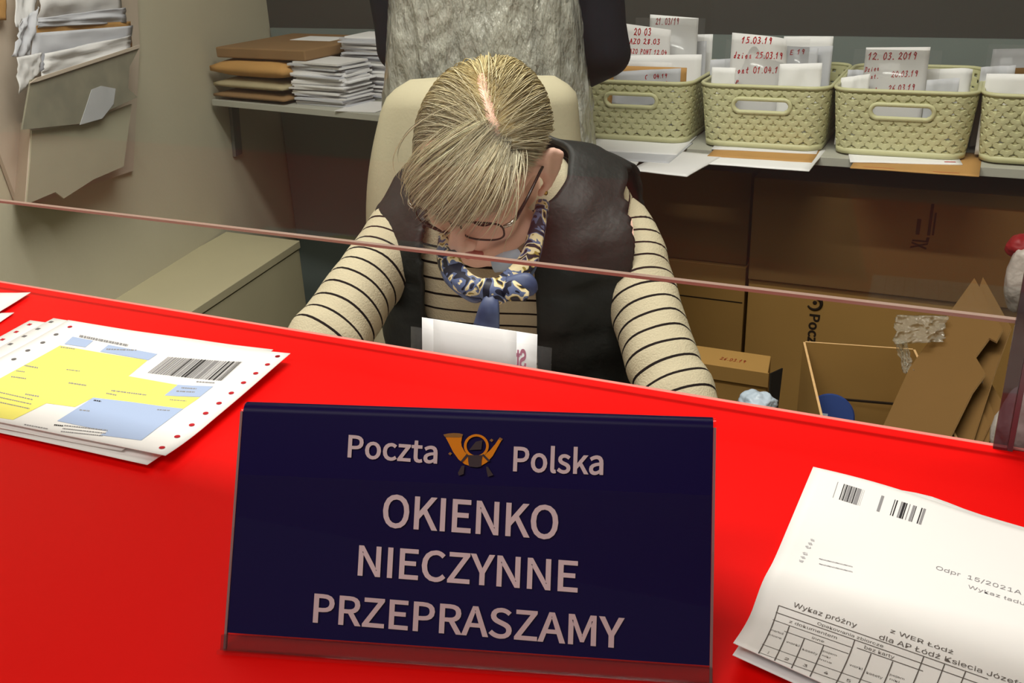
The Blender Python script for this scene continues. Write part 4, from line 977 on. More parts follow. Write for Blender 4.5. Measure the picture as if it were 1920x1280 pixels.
mb = MB(); sc_ = A3(cc[0], cc[1], 0) - cy2 * .20
mb.loft([[sc_ + UP * z_ + .23 * s_ * (np.sign(math.cos(a)) * abs(math.cos(a)) ** .6 * cx2 + np.sign(math.sin(a)) * abs(math.sin(a)) ** .6 * cy2) for a in np.arange(32) * math.pi / 16] for z_, s_ in ((.40, .9), (.41, 1), (.45, 1), (.465, .93))]); mb.build('seat', m_chair, t)
mb = MB(); mb.tube([sc_ + UP * .41, sc_ + cy2 * .15 + UP * .40, sc_ + cy2 * .235 + UP * .46, A3(cc[0], cc[1], .64) + cy2 * .02], .016, 8); mb.build('back_support', m_black, t)
mb = MB(); mb.tube([sc_ + UP * .07, sc_ + UP * .41], [.028, .022], 12); mb.build('gas_column', m_black, t)
for k in range(5):
    a = k * 1.2566 + .3; d = A3(math.cos(a), math.sin(a), 0); mb = MB(); mb.tube([sc_ + UP * .085, sc_ + d * .29 + UP * .065], [.024, .015], 8); lg = mb.build('leg', m_black, t)
    mb = MB(); s_ = A3(-d[1], d[0], 0); mb.tube([sc_ + d * .29 + UP * .028 - s_ * .02, sc_ + d * .29 + UP * .028 + s_ * .02], .027, 14); w_ = mb.build('caster', m_black, t)

# ================================================================== seated woman
HC = pd(909, 312, 1.27)
th = math.radians(56.2)
U0 = math.cos(th) * CU + math.sin(th) * CT; F0 = -math.sin(th) * CU + math.cos(th) * CT; X0 = -CR
def rotv(v, ax, a): return np.array(Matrix.Rotation(a, 3, Vector(ax)) @ Vector(v))
Rm = np.array([X0, F0, U0]).T                        # columns: her right (picture left), forward, up
Rm = np.array([rotv(c, U0, math.radians(-28.9)) for c in Rm.T]).T
Rm = np.array([rotv(c, CT, math.radians(11.1)) for c in Rm.T]).T
def H(x, y, z): return HC + Rm @ A3(x, y, z)
def Hm(P): return [HC + Rm @ np.asarray(p, float) for p in P]
woman = thing('person', A3(-.585, 1.26, .0), 'seated woman with blond hair looking down, in black vest over striped sweater', 'person', None)

SHC = A3(-.590, 1.235, .960)                          # middle of the shoulders
shR = pd(752, 450, 1.425); elR = pd(572, 694, 1.29); haR = A3(-.64, .94, .742)      # her right arm (picture left)
shL = pd(1154, 448, 1.395); elL = pd(1286, 790, 1.255); haL = A3(-.40, .985, .742)
NB = SHC + A3(.005, -.045, .05)
PEL = A3(-.60, 1.27, .56)
b = MB()
# head
E3 = lambda c, r: b.ell(H(*c), r, Rm, 24, 16)
E3((0, -.012, .035), (.072, .095, .088)); E3((0, .030, -.035), (.060, .062, .078)); E3((0, .050, .055), (.058, .048, .05))
E3((0, .066, -.092), (.028, .024, .022)); E3((.036, .055, -.030), (.026, .028, .03)); E3((-.036, .055, -.030), (.026, .028, .03))
for s in (1, -1):
    b.cap(H(s * .014, .090, .018), H(s * .046, .078, .017), .010, .009)               # brow
    b.cap(H(s * .050, .02, -.075), H(s * .020, .066, -.092), .022, .018)              # jaw
    E3((s * .031, .078, .000), (.015, .011, .010))                                    # closed lids
    E3((s * .0125, .099, -.036), (.009, .010, .008))                                  # nostril wings
    e0 = [(s * .0735, -.006, .024), (s * .087, -.018, .032), (s * .094, -.028, .018), (s * .089, -.025, -.006), (s * .079, -.012, -.026), (s * .072, -.002, -.034)]
    b.chain(Hm(e0), [.0048, .0055, .006, .0055, .0065, .0055]); b.cap(H(s * .0725, -.006, .01), H(s * .077, -.016, -.016), .008, .007); E3((s * .083, -.015, .008), (.005, .013, .026))
b.chain(Hm([(0, .086, .016), (0, .098, -.008), (0, .112, -.030)]), [.0085, .0095, .0120])
b.cap(H(.016, .084, -.062), H(-.016, .084, -.062), .0065, .0065); b.cap(H(.013, .083, -.071), H(-.013, .083, -.071), .007, .007)
# neck, trunk, arms, legs
b.cap(H(0, -.03, -.05), NB - F2 * .01, .050, .056); b.cap(NB - F2 * .01, SHC, .056, .075)
b.cap(SHC + R2 * .10, SHC - R2 * .10, .062, .062); b.chain([SHC - UP * .05, A3(-.595, 1.26, .78), PEL], [.095, .105, .12])
b.cap(PEL + R2 * .06, PEL - R2 * .06, .11, .11)
for sh, el, ha in ((shR, elR, haR), (shL, elL, haL)):
    b.chain([SHC + (sh - SHC) * .6, sh, el, ha], [.05, .044, .036, .024])
    d = unit(ha - el); d[2] = 0; d = unit(d); sd = unit(np.cross(d, UP)); mid = -1 if (SHC - sh) @ sd > 0 else 1; inn = sd * (1 if (SHC - sh) @ sd > 0 else -1)
    pm = ha + d * .045; pm[2] = ha[2]
    for q in (-.026, -.008, .010, .026): b.cap(ha + sd * q * .6, pm + d * .02 + sd * q, .013, .012)          # palm
    for q, L in ((-.029, .062), (-.010, .074), (.009, .078), (.028, .070)):
        qq = q * (1 if inn @ sd > 0 else -1); k0 = pm + d * .028 + sd * qq
        b.chain([k0, k0 + d * L * .45 + UP * .004, k0 + d * L * .78 - UP * .006, k0 + d * L - UP * .016], [.0085, .008, .0075, .007])
    b.chain([ha + inn * .02 + d * .01, ha + inn * .045 + d * .04 - UP * .004, ha + inn * .050 + d * .075 - UP * .012], [.011, .0095, .008])
body = remeshed(b, .0040, 5); 
body.build('body', m_skin, woman, fixn=False)
mb = MB(); mb.chain(Hm([(.020, .0895, -.0635), (0, .0925, -.0625), (-.020, .0895, -.0635)]), [.003, .0045, .003]); mb.chain(Hm([(.017, .0880, -.0705), (0, .0905, -.0715), (-.017, .0880, -.0705)]), [.003, .0055, .003])
mb.build('lips', m_lip, woman)
for s in (1, -1):
    mb = MB(); mb.tube(Hm([(s * (.018 + .026 * k / 7), .0885 - .010 * (k / 7) ** 2, -.0045 - .003 * math.sin(k / 7 * math.pi)) for k in range(8)]), [.0006, .001, .0014, .0015, .0015, .0014, .001, .0006], 6); mb.build('eyelashes', m_black, woman)
# trousers and shoes
mb = MB(); T = []
for s in (1, -1):
    hip = PEL + R2 * .09 * s; kn = hip + F2 * .40 - UP * .06; an = kn + F2 * .02 - UP * .40
    mb.chain([hip, kn, an], [.095, .066, .048]); T.append(an)
mb.cap(PEL + R2 * .07, PEL - R2 * .07, .125, .125); mb.cap(PEL, PEL + UP * .12, .13, .12)
remeshed(mb, .008, 6).build('trousers', m_troud, woman, fixn=False)
for an in T:
    mb = MB(); mb.chain([an - UP * .035 - F2 * .03, an - UP * .05 + F2 * .07, an - UP * .06 + F2 * .16], [.045, .04, .032]); mb.build('shoe', m_black, woman)

# ---- sweater: trunk and two sleeves; clothes follow the trunk rings
TR_ = [  # centre, half width, half depth, forward tilt
    (A3(-.600, 1.275, .54), .180, .125, .0), (A3(-.598, 1.275, .66), .172, .122, .0), (A3(-.595, 1.27, .76), .172, .118, .1), (A3(-.592, 1.26, .84), .174, .114, .2),
    (A3(-.590, 1.252, .90), .176, .108, .3), (A3(-.589, 1.243, .950), .174, .098, .35), (A3(-.588, 1.235, .985), .158, .084, .4), (A3(-.587, 1.222, 1.012), .112, .068, .5), (A3(-.586, 1.207, 1.030), .066, .058, .6)]
def trunk(grow=0.0, n=64, m=48, dzup=0.0, gl_=1.0):
    cs = spline([r[0] for r in TR_], 6); k = len(cs); t_ = np.linspace(0, len(TR_) - 1, k)
    pick = lambda i: np.interp(t_, np.arange(len(TR_)), [r[i] for r in TR_])
    A, B, TI = pick(1), pick(2), pick(3); rings = []; al = [0]
    for i in range(k):
        f = F2 * math.cos(TI[i]) - UP * math.sin(TI[i]); tp_ = 1 - .75 * max(0, (i / k - .78) / .22); a, b_ = A[i] + grow * gl_ * tp_, B[i] + grow * tp_; r = []
        for j in range(n):
            q = 2 * math.pi * j / n; s_, c_ = math.sin(q), math.cos(q)
            r.append(cs[i] + UP * dzup * (i / k) + R2 * a * np.sign(s_) * abs(s_) ** .66 + f * b_ * np.sign(c_) * abs(c_) ** .66 * (1.12 if c_ > 0 else 1))
        rings.append(r)
        if i: al.append(al[-1] + np.linalg.norm(cs[i] - cs[i - 1]))
    return cs, rings, al
cs, rings, al = trunk(.004)
rings = [[p + .004 * unit(p - cs[i]) * nz(p * 14) for p in r] for i, r in enumerate(rings)]
mb = MB(); mb.loft(rings, True, True, 0, [a + .0052 for a in al]); mb.build('sweater', m_sweat, woman)
def sleeve(sh, el, ha, name, off):
    d1 = unit(el - sh); P = [SHC + (sh - SHC) * .62 + UP * .004, sh - F2 * .022 + UP * .002, sh + (el - sh) * .33 - F2 * .010, sh + (el - sh) * .68, el, el + (ha - el) * .25, el + (ha - el) * .6, ha - unit(ha - el) * .01]
    Rr = [.050, .052, .0505, .049, .048, .046, .040, .032]
    cs = spline(P, 9); t_ = np.linspace(0, len(P) - 1, len(cs)); rr_ = np.interp(t_, np.arange(len(P)), Rr); up = np.cross(unit(el - sh), CT); rings = []; al = [off]
    for i, c in enumerate(cs):
        t1 = unit(cs[min(i + 1, len(cs) - 1)] - cs[max(i - 1, 0)]); x = unit(np.cross(t1, CT)); y = np.cross(x, t1); r = []
        for j in range(36):
            q = 2 * math.pi * j / 36; p = c + rr_[i] * (math.cos(q) * x * 1.0 + math.sin(q) * y)
            r.append(p + (p - c) / rr_[i] * (.006 * nz((p + off) * 11) + .0025 * nz((p + off) * 30) + .003 * math.sin(i * .9 + 3 * nz(p * 5)) * (3.2 < t_[i] < 5)))
        rings.append(r)
        if i: al.append(al[-1] + np.linalg.norm(c - cs[i - 1]))
    mb = MB(); mb.loft(rings, True, True, 0, al); mb.build(name, m_sweat, woman)
    mb = MB(); e = cs[-1]; t1 = unit(cs[-1] - cs[-4]); mb.cap(e - t1 * .02, e + t1 * .006, .034, .032); mb.build('cuff', m_sweat, woman)
sleeve(shR, elR, haR, 'sleeve', .004); sleeve(shL, elL, haL, 'sleeve', .013)

# ---- vest: shell around the trunk, open in front, cut out at the armholes
cs, rings, al = trunk(.017, 160, dzup=.012, gl_=1.7); mb = MB(); n = 160; vs = [p for r in rings for p in r]; fs = []
K = len(rings)
for i in range(K - 1):
    for j in range(n):
        q = 2 * math.pi * (j + .5) / n; p = (rings[i][j] + rings[i + 1][(j + 1) % n]) / 2; lat = (p - SHC) @ R2; hz = p[2] - SHC[2]
        if i < 3 or i > K - 2: continue
        if math.cos(q) > 0 and -.078 + .02 * max(0, -hz) < lat + .020 < .070 + .0 * hz - .15 * max(0, hz): continue
        if hz > -.22 and (lat > .178 - .25 * max(0, hz) or lat < -.192 + .25 * max(0, hz)): continue
        fs.append((i * n + j, i * n + (j + 1) % n, (i + 1) * n + (j + 1) % n, (i + 1) * n + j))
qv = []
for i, r in enumerate(rings):
    for j, p in enumerate(r):
        s_ = (al[i] - .02) / .075; ridge = abs(math.sin(math.pi * s_)) ** .5
        qv.append(p + unit(p - cs[i]) * (.007 * ridge - .003 + .008 * nz((p[0] * 12, p[1] * 12, p[2] * 7)) + .008 * nz((((p - SHC) @ R2) * 24, 3, p[2] * 5)) + .003 * nz(p * 34)))
mb.add(qv, fs, 0, None, True)
v = mb.build('vest', m_vest, woman, fixn=False)
bm = bmesh.new(); bm.from_mesh(v.data); bmesh.ops.delete(bm, geom=[q for q in bm.verts if not q.link_faces], context='VERTS')
for _ in range(3):                                                     # even out the cut edges
    bmesh.ops.smooth_vert(bm, verts=[q for q in bm.verts if q.is_boundary], factor=.5, use_axis_x=True, use_axis_y=True, use_axis_z=True)
bnd = [[(e.verts[0].co.copy(), e.verts[1].co.copy())] for e in bm.edges if e.is_boundary]; bm.normal_update(); bm.to_mesh(v.data); bm.free()
so = v.modifiers.new('s', 'SOLIDIFY'); so.thickness = .008; so.offset = 0
# ---- scarf
m_scarf = mat('patterned silk scarf', (220, 206, 170), .5, .35); nt = m_scarf.node_tree; bs = nt.nodes['Principled BSDF']
tc = nt.nodes.new('ShaderNodeTexCoord'); nn_ = nt.nodes.new('ShaderNodeTexNoise'); nn_.inputs['Scale'].default_value = 34; nn_.inputs['Detail'].default_value = 1; nn_.inputs['Distortion'].default_value = 1.6
rp = nt.nodes.new('ShaderNodeValToRGB'); rp.color_ramp.interpolation = 'CONSTANT'; el_ = rp.color_ramp.elements
el_[0].position = 0; el_[0].color = (*lin((26, 26, 46)), 1); el_[1].position = .42; el_[1].color = (*lin((92, 104, 142)), 1)
for pz_, c in ((.50, (224, 208, 168)), (.585, (150, 128, 60)), (.615, (34, 30, 44))): e = el_.new(pz_); e.color = (*lin(c), 1)
nt.links.new(tc.outputs['Object'], nn_.inputs['Vector']); nt.links.new(nn_.outputs['Fac'], rp.inputs['Fac']); nt.links.new(rp.outputs['Color'], bs.inputs['Base Color'])
m_scarfb = mat('slate blue silk', (98, 112, 150), .45, .4, rgb2=(52, 58, 92), vscale=18)
KN = pd(925, 545, 1.185)
def ribbon(path, widths, name, m, thick=.006, tw=0.0, nrm=None):
    cs = spline(path, 8); w_ = np.interp(np.linspace(0, 1, len(cs)), np.linspace(0, 1, len(widths)), widths); rg = []
    for i, c in enumerate(cs):
        t1 = unit(cs[min(i + 1, len(cs) - 1)] - cs[max(i - 1, 0)]); nv_ = nrm(c) if nrm else CT; x = unit(np.cross(t1, nv_)); y = np.cross(x, t1); r = []
        for j in range(16):
            a = 2 * math.pi * j / 16; q = math.cos(a); r.append(c + x * w_[i] * q + y * (thick * math.sin(a) + .14 * w_[i] * (1 - q * q) + .12 * w_[i] * math.sin(q * 9 + i * .25)))
        rg.append(r)
    mb = MB(); mb.loft(rg); return mb.build(name, m, scarf if scarf else woman)
scarf = None
scarf = ribbon([pd(838, 440, 1.27), pd(842, 490, 1.225), pd(872, 530, 1.195), KN], [.011, .015, .014, .010], 'scarf', m_scarf)
scarf = None
s0 = [o for o in woman.children if o.name == 'scarf'][0]
def sub(name, mbf, m):
    o = mbf.build(name, m, woman); return o
ribbon([pd(1018, 380, 1.30), pd(1005, 440, 1.265), pd(985, 495, 1.225), KN], [.009, .011, .012, .010], 'scarf', m_scarf)
ribbon([pd(828, 470, 1.26), pd(845, 520, 1.21), pd(885, 556, 1.20), pd(905, 560, 1.195)], [.008, .009, .007, .003], 'scarf', m_scarfb)
ribbon([pd(1012, 420, 1.285), pd(1000, 470, 1.25), pd(985, 510, 1.235), pd(960, 530, 1.21)], [.009, .011, .010, .005], 'scarf', m_scarfb)
mb = MB(); mb.ell((0, 0, 0), (1, 1, 1), None, 24, 16); V = [KN + CR * p[0] * .022 * (1 + .25 * nz(np.array(p) * 2.3)) + CU * (p[1] * .015 - p[0] * .004) * (1 + .3 * nz(np.array(p) * 2 + 5)) + CT * p[2] * .013 for p in np.array(mb.v)]
mb.v = [tuple(q) for q in V]; mb.build('scarf_knot', m_scarf, woman)
ribbon([KN - CU * .005, pd(918, 575, 1.178), pd(912, 612, 1.185)], [.008, .012, .016], 'scarf_tail', m_scarfb)
ribbon([KN + CR * .01, pd(960, 545, 1.175), pd(988, 555, 1.18)], [.008, .013, .006], 'scarf_tail', m_scarf)
ribbon([pd(950, 530, 1.19), pd(985, 532, 1.185), pd(1000, 548, 1.19)], [.008, .014, .007], 'scarf_tail', m_scarfb)
# white neckline of a shirt
mb = MB(); mb.tube([pd(925, 497, 1.262), pd(950, 490, 1.258), pd(975, 478, 1.262)], [.010, .013, .009], 12); mb.build('collar', mat('pale blue collar', (176, 188, 204), .8, .1), woman)

# ---- hair
hc = A3(0, -.012, .035); hr = A3(.0745, .0975, .0905)
def onscalp(d): return hc + d * hr
def depth_(p): return np.linalg.norm((p - hc) / hr)
def dirv(x, y, z): return unit(A3(x, y, z))
def loc(v): return Rm.T @ v                                             # world direction -> head frame
tocam = loc(unit(CAM - HC)); gdir = loc(A3(0, 0, -1))
def surf(px, py):                                                       # point of the hair ellipsoid seen at a pixel, as direction
    o = (Rm.T @ (CAM - HC) - hc) / hr; d = (Rm.T @ ray(px, py)) / hr; A = d @ d; B = 2 * o @ d; C = o @ o - 1; D = B * B - 4 * A * C
    if D < 0: return None
    return unit(o + d * ((-B - math.sqrt(D)) / (2 * A)))
whorl = surf(926, 290); part = [surf(926, 290), surf(928, 250), surf(918, 205), surf(905, 160), surf(902, 138)]
part = spline(part, 6); part = [unit(p) for p in part]
rnd = random.Random(5); nrs = np.random.RandomState(5)
Vh, Fh, Ch = [], [], []
def strand(P, w0, col):
    """a thin three-sided lock"""
    o = len(Vh); n_ = len(P)
    for i, p in enumerate(P):
        t1 = P[min(i + 1, n_ - 1)] - P[max(i - 1, 0)]; t1 = t1 / (np.linalg.norm(t1) + 1e-9); nv_ = unit(p - hc); x = np.cross(t1, nv_); x = x / (np.linalg.norm(x) + 1e-9)
        k = i / (n_ - 1); w_ = w0 * (.5 + .5 * min(1, k * 6)) * (1 if k < .7 else max(.12, 1 - (k - .7) / .3))
        Vh.extend([p + x * w_, p - x * w_, p + nv_ * w_ * .8]); Ch.extend([col] * 3)
    for i in range(n_ - 1):
        a = o + 3 * i
        for j in range(3): Fh.append((a + j, a + (j + 1) % 3, a + 3 + (j + 1) % 3, a + 3 + j))
bang_edge = lambda x: -.004
count = 0
while count < 9500:
    g = nrs.randn(3); d = g / np.linalg.norm(g)
    if d[2] < -.55: continue
    if d[1] > .62 and d[2] < .62: continue                                # face
    if d[1] > .35 and d[2] < .20: continue
    if d[0] < -.55 and d[1] > -.10 and d[2] < .10: continue               # the bare ear
    dist = min(np.linalg.norm(d - q) for q in part)
    if dist < .004 + .020 * rnd.random() and rnd.random() < .85: continue
    near = min(part, key=lambda q: np.linalg.norm(d - q))
    front = d[1] - whorl[1]
    p = onscalp(d) * 1.0; P = [p - unit(p - hc) * .001]; lift = rnd.uniform(.001, .011); jit = nrs.randn(3) * .10
    L = 0; isb = False
    out = d - whorl; out -= d * (out @ d)
    if front > .0 and d[2] > .3: continue
    maxL = rnd.uniform(.085, .125) if isb else rnd.uniform(.09, .15)
    st = .008; clump = .25 * math.sin(d[0] * 23 + d[2] * 13) 
    vel = None
    while L < maxL:
        n_ = unit((p - hc) / hr ** 2); dd = unit((p - hc) / hr)
        away = dd - near; away -= n_ * (away @ n_); aw = dd - whorl; aw -= n_ * (aw @ n_)
        w1, w2 = np.linalg.norm(away), np.linalg.norm(aw)
        if isb: tdir = .75 * aw / (w2 + 1e-6) + .65 * A3(0, .75, -.65) + A3(-.12 * dd[0], 0, 0) + .25 * A3(.25, 0, 0)
        else:
            tdir = .75 * away / (w1 + 1e-6) + .55 * aw / (w2 + 1e-6) + .35 * A3(0, -.4, -.9)
        tdir = tdir + jit * .5 + A3(clump * .25, 0, clump * .1); tdir -= n_ * (tdir @ n_); tdir = unit(tdir)
        if isb and L > .055: tdir = unit(tdir + .55 * gdir + .25 * A3(0, .3, -1.0))
        vel = tdir if vel is None else unit(vel * .45 + tdir * .55); p = p + vel * st; L += st
        kk = L / maxL; tgt = 1 + (lift * (1 if not isb else 1.35) * math.sin(min(1, kk * 1.5) * math.pi / 2) + .0015) / .085
        dpt = depth_(p)
        if dpt < tgt or (not (isb and kk > .6)): p = hc + (p - hc) * (tgt / dpt)
        P.append(p)
        if not isb and p[2] < -.055: break
        if p[0] < -.060 and p[1] > -.045 and p[2] < .040: break          # stops above the bare ear
        if isb and (p[2] < -.010 + .012 * nz((p[0] * 60, 1, 1))) : break
        if (not isb) and p[1] > .075 and p[2] < .03: break
    if len(P) < 4: continue
    fr = max(0, min(1, (d[1] + .1) * 1.4))
    base = np.array(lin((232, 214, 160))) * (1 - fr) + np.array(lin((240, 232, 206))) * fr
    k = rnd.random(); dk = np.array(lin((140, 118, 80))) if fr < .5 else np.array(lin((150, 134, 112)))
    col = base * (1 - .7 * (k < .15)) + dk * .7 * (k < .15); col = col * rnd.uniform(.82, 1.12)
    strand([HC + Rm @ q for q in P], rnd.uniform(.00040, .00085), (*np.clip(col, 0, 1), 1)); count += 1
# fringe: locks that fan from the crown forward over the brow and taper together at their tips
def fringe(s_, root, tip, n, spread, tipspread, bul, cut, bright):
    d1 = (tip - hc) / hr
    for q_ in range(n):
        dr_ = unit(root + nrs.randn(3) * A3(spread, spread * .8, .02)); p0_ = onscalp(dr_); d0 = (p0_ - hc) / hr
        e_ = tip + nrs.randn(3) * tipspread; d1 = (e_ - hc) / hr; om = math.acos(max(-1, min(1, unit(d0) @ unit(d1)))); so_ = math.sin(om) + 1e-6
        c_ = cut * rnd.uniform(.86, 1.04); b_ = bul * rnd.uniform(.6, 1.3); P = []; wob = rnd.gauss(0, .0025); ph = rnd.uniform(0, 3)
        for i in range(15):
            t_ = i / 14 * c_; q = (math.sin((1 - t_) * om) * unit(d0) + math.sin(t_ * om) * unit(d1)) / so_; rad = (1 - t_) * np.linalg.norm(d0) + t_ * np.linalg.norm(d1)
            pt = hc + unit(q) * hr * rad; pt = pt + unit(pt - hc) * (b_ * math.sin(min(1, t_ * 1.2) * math.pi) ** .8 + .0012) + A3(wob * math.sin(t_ * 3 + ph), 0, 0)
            P.append(HC + Rm @ pt)
        k = rnd.random(); col = np.array(lin((250, 240, 212))); col = (col * (.55 if k < .10 else 1) * bright * rnd.uniform(.82, 1.12)) * (A3(1, .97, .90) if k > .7 else A3(1, 1, 1))
        strand(P, rnd.uniform(.00034, .00072), (*np.clip(col, 0, 1), 1))
for lk in range(120):
    s_ = (lk + rnd.random()) / 120; xr = -.40 + 1.20 * s_
    if s_ < .34 and rnd.random() < .62: continue
    root = A3(whorl[0] + (xr - .15) * .62, whorl[1] + rnd.uniform(-.30, .10) - .30 * max(0, xr - .25), whorl[2])
    xe = min(.084, -.056 + .140 * s_ + rnd.gauss(0, .006)); ye = .099 * math.sqrt(max(.06, 1 - (xe / .0925) ** 2)) + rnd.uniform(0, .008)
    ze = .006 + .022 * max(0, .40 - s_) / .40 - .014 * max(0, s_ - .75) * 4 + rnd.gauss(0, .006)
    fringe(s_, root, A3(xe, ye, ze), rnd.randint(18, 36), .030, .0030, rnd.uniform(.002, .010), rnd.uniform(.84, 1.10), rnd.uniform(.80, 1.08))
for k_ in range(160):                                                  # stray hairs
    s_ = rnd.random(); xr = -.45 + 1.3 * s_; root = A3(whorl[0] + (xr - .15) * .85, whorl[1] + rnd.uniform(-.35, .10) - .28 * max(0, xr - .3), whorl[2]); xe = min(.088, -.060 + .148 * s_)
    fringe(s_, root, A3(xe, .100 * math.sqrt(max(.06, 1 - (xe / .0935) ** 2)) + rnd.uniform(.002, .016), .006 + rnd.gauss(0, .012)), 1, .03, .008, rnd.uniform(.004, .016), rnd.uniform(.8, 1.12), 1.0)
me = bpy.data.meshes.new('hair'); wl = np.array(world_loc(woman)); me.from_pydata([tuple(np.asarray(q) - wl) for q in Vh], [], Fh)
ca = me.color_attributes.new('tone', 'FLOAT_COLOR', 'POINT'); ca.data.foreach_set('color', np.array(Ch, dtype=np.float32).ravel())
me.polygons.foreach_set('use_smooth', [True] * len(me.polygons))
m_hair = mat('blond hair strands', (206, 190, 146), .38, .4); nt = m_hair.node_tree; at = nt.nodes.new('ShaderNodeAttribute'); at.attribute_name = 'tone'
nt.links.new(at.outputs['Color'], nt.nodes['Principled BSDF'].inputs['Base Color'])
tl_ = nt.nodes.new('ShaderNodeBsdfTranslucent'); nt.links.new(at.outputs['Color'], tl_.inputs['Color']); mx_ = nt.nodes.new('ShaderNodeMixShader'); mx_.inputs[0].default_value = .06
nt.links.new(nt.nodes['Principled BSDF'].outputs[0], mx_.inputs[1]); nt.links.new(tl_.outputs[0], mx_.inputs[2]); nt.links.new(mx_.outputs[0], nt.nodes['Material Output'].inputs['Surface']); me.materials.append(m_hair)
ho = bpy.data.objects.new('hair', me); COL.objects.link(ho); ho.parent = woman
# dense under-hair so that little scalp shows away from the parting
mb = MB(); nu, nv = 72, 48; vs = []; keep = {}; fs = []
for i in range(nv + 1):
    for j in range(nu):
        a, b_ = math.pi * i / nv, 2 * math.pi * j / nu; d = A3(math.sin(a) * math.cos(b_), math.sin(a) * math.sin(b_), math.cos(a))
        dist = min(np.linalg.norm(d - q) for q in part); wf = max(0, min(1, (dist - .10) / .10))
        vs.append(HC + Rm @ (hc + d * hr * (.975 + .05 * wf))); keep[len(vs) - 1] = d
def cov(d):
    if d[2] < -.6: return False
    if d[1] > .55 and d[2] < .50: return False
    if d[1] > .25 and d[2] < .12: return False
    if d[0] < -.6 and d[1] > -.25 and d[2] < .16: return False
    return True
for i in range(nv):
    for j in range(nu):
        f = (i * nu + j, i * nu + (j + 1) % nu, (i + 1) * nu + (j + 1) % nu, (i + 1) * nu + j)
        if all(cov(keep[q]) and min(np.linalg.norm(keep[q] - w_) for w_ in part) > .050 for q in f): fs.append(f)
mb.add(vs, fs, 0, None, True); mb.build('under_hair', mat('dark blond under hair', (206, 188, 144), .8, .1, var=.25, vscale=60), woman, fixn=False)

# ---- spectacles and earring
gl = None
def gtube(pts, r, name, m, par=None, n=8):
    mb = MB(); mb.tube(Hm(pts), r, n); o = mb.build(name, m, par or woman); return o
gm = MB(); 
def lensring(s):
    cx, hw, hh = s * .0325, .0265, .0165; P = []
    for k in range(36):
        a = 2 * math.pi * k / 36; c, s_ = math.cos(a), math.sin(a); x = cx + hw * np.sign(c) * abs(c) ** .6; z_ = -.004 + hh * np.sign(s_) * abs(s_) ** .7
        P.append((x, .1015 - .010 * (abs(x) / .06) ** 2 - .004 * (z_ < 0) * 0, z_))
    return P
for s in (1, -1): gm.tube(Hm(lensring(s)), .0013, 6, closedpath=True)
gm.tube(Hm([(.0075, .1010, .002), (0, .1035, .005), (-.0075, .1010, .002)]), .0013, 6)
fr_ = gm.build('glasses_frame', m_frame, woman, label='thin dark spectacle frame')
for s in (1, -1):
    mb = MB(); P = lensring(s); mb.add(Hm(P), [tuple(range(len(P)))]); mb.build('lens', m_lens, fr_, fixn=False)
    mb = MB(); mb.tube(Hm([(s * .060, .0925, .006), (s * .067, .088, .008), (s * .0715, .078, .009)]), [.0022, .003, .0024], 8); mb.build('hinge', m_silver, fr_, label='silver hinge')
    mb = MB(); mb.tube(Hm([(s * .0715, .078, .009), (s * .0755, .045, .012), (s * .079, .005, .018), (s * .079, -.016, .014)]), [.0024, .0020, .0018, .0018], 8); mb.build('temple_arm', m_frame, fr_)
mb = MB(); mb.ell(H(-.078, -.005, -.034), (.003, .003, .0045), Rm); mb.build('earring', m_gold, woman, label='small gold earring')

# ================================================================== card in a sleeve in front of the woman
q0, q1 = ony(792, 607, .86), ony(1007, 614, .86); zb_ = .7255
def cardq(a, b, z1, y, name, m, pr=(), parent=None, **props):
    return sheet(name, lambda u, v: A3(a[0] + (b[0] - a[0]) * u, y + (b[1] - a[1]) * u - .03 * v, z1 - v * (z1 - zb_)), [m, m_pinkpen], pr, 6, 6, parent=parent, **props)
t = thing('sleeved_card', A3((q0[0] + q1[0]) / 2, .86, zb_), 'white cards in a clear sleeve standing before the woman, pink writing showing through', 'card')
mir = lambda g: (np.column_stack([1 - g[0][:, 0], g[0][:, 1]]), g[1])
def mtext(s, u0, u1, v0, h): V, F = fit(text_geo(s, .05), 0, 1, 0, 1); return np.column_stack([u1 - (u1 - u0) * V[:, 0], v0 - h * V[:, 1]]), [f[::-1] for f in F]
cardq(q0, q1, (q0[2] + q1[2]) / 2, .86, 'back_card', m_paper, [(mtext('St', .825, .915, .165, .085), 1), (mtext('B', .845, .91, .315, .08), 1)], t)
p0, p1 = ony(811, 605, .85), ony(967, 618, .85); cardq(p0, p1, (p0[2] + p1[2]) / 2, .852, 'front_paper', m_paper2, (), t)
p0, p1 = ony(778, 606, .855), ony(1040, 617, .855); cardq(p0, p1, p0[2], .846, 'sleeve', m_sleeve, (), t)
p0, p1 = ony(1030, 612, .855), ony(1040, 612, .855); 

# ================================================================== standing person at the shelf, seen from behind
BC = pd(910, 60, 1.93); R3 = unit(A3(.92, .39, 0)); F3 = A3(-R3[1], R3[0], 0)
BCz = lambda z_: A3(BC[0], BC[1], z_)
guy = thing('person', BCz(0), 'standing person seen from behind with bent arms in dark sleeves and crinkled plastic cover', 'person')
shp = {1: BCz(1.40) + R3 * .175, -1: BCz(1.40) - R3 * .175}
elp = {1: pd(1133, 96, 1.93), -1: pd(757, 88, 1.95)}
hap = {s: BCz(.98) + R3 * .11 * s + F3 * .30 for s in (1, -1)}
b = MB()
hd = BCz(1.60) + F3 * .06
b.ell(hd, (.075, .092, .11), np.array([R3, F3, UP]).T, 20, 14); b.cap(hd - UP * .08, BCz(1.42), .05, .055); b.ell(hd + F3 * .09 - UP * .02, (.012, .016, .02))
for s in (1, -1): b.ell(hd + R3 * .078 * s - UP * .01, (.01, .016, .028))
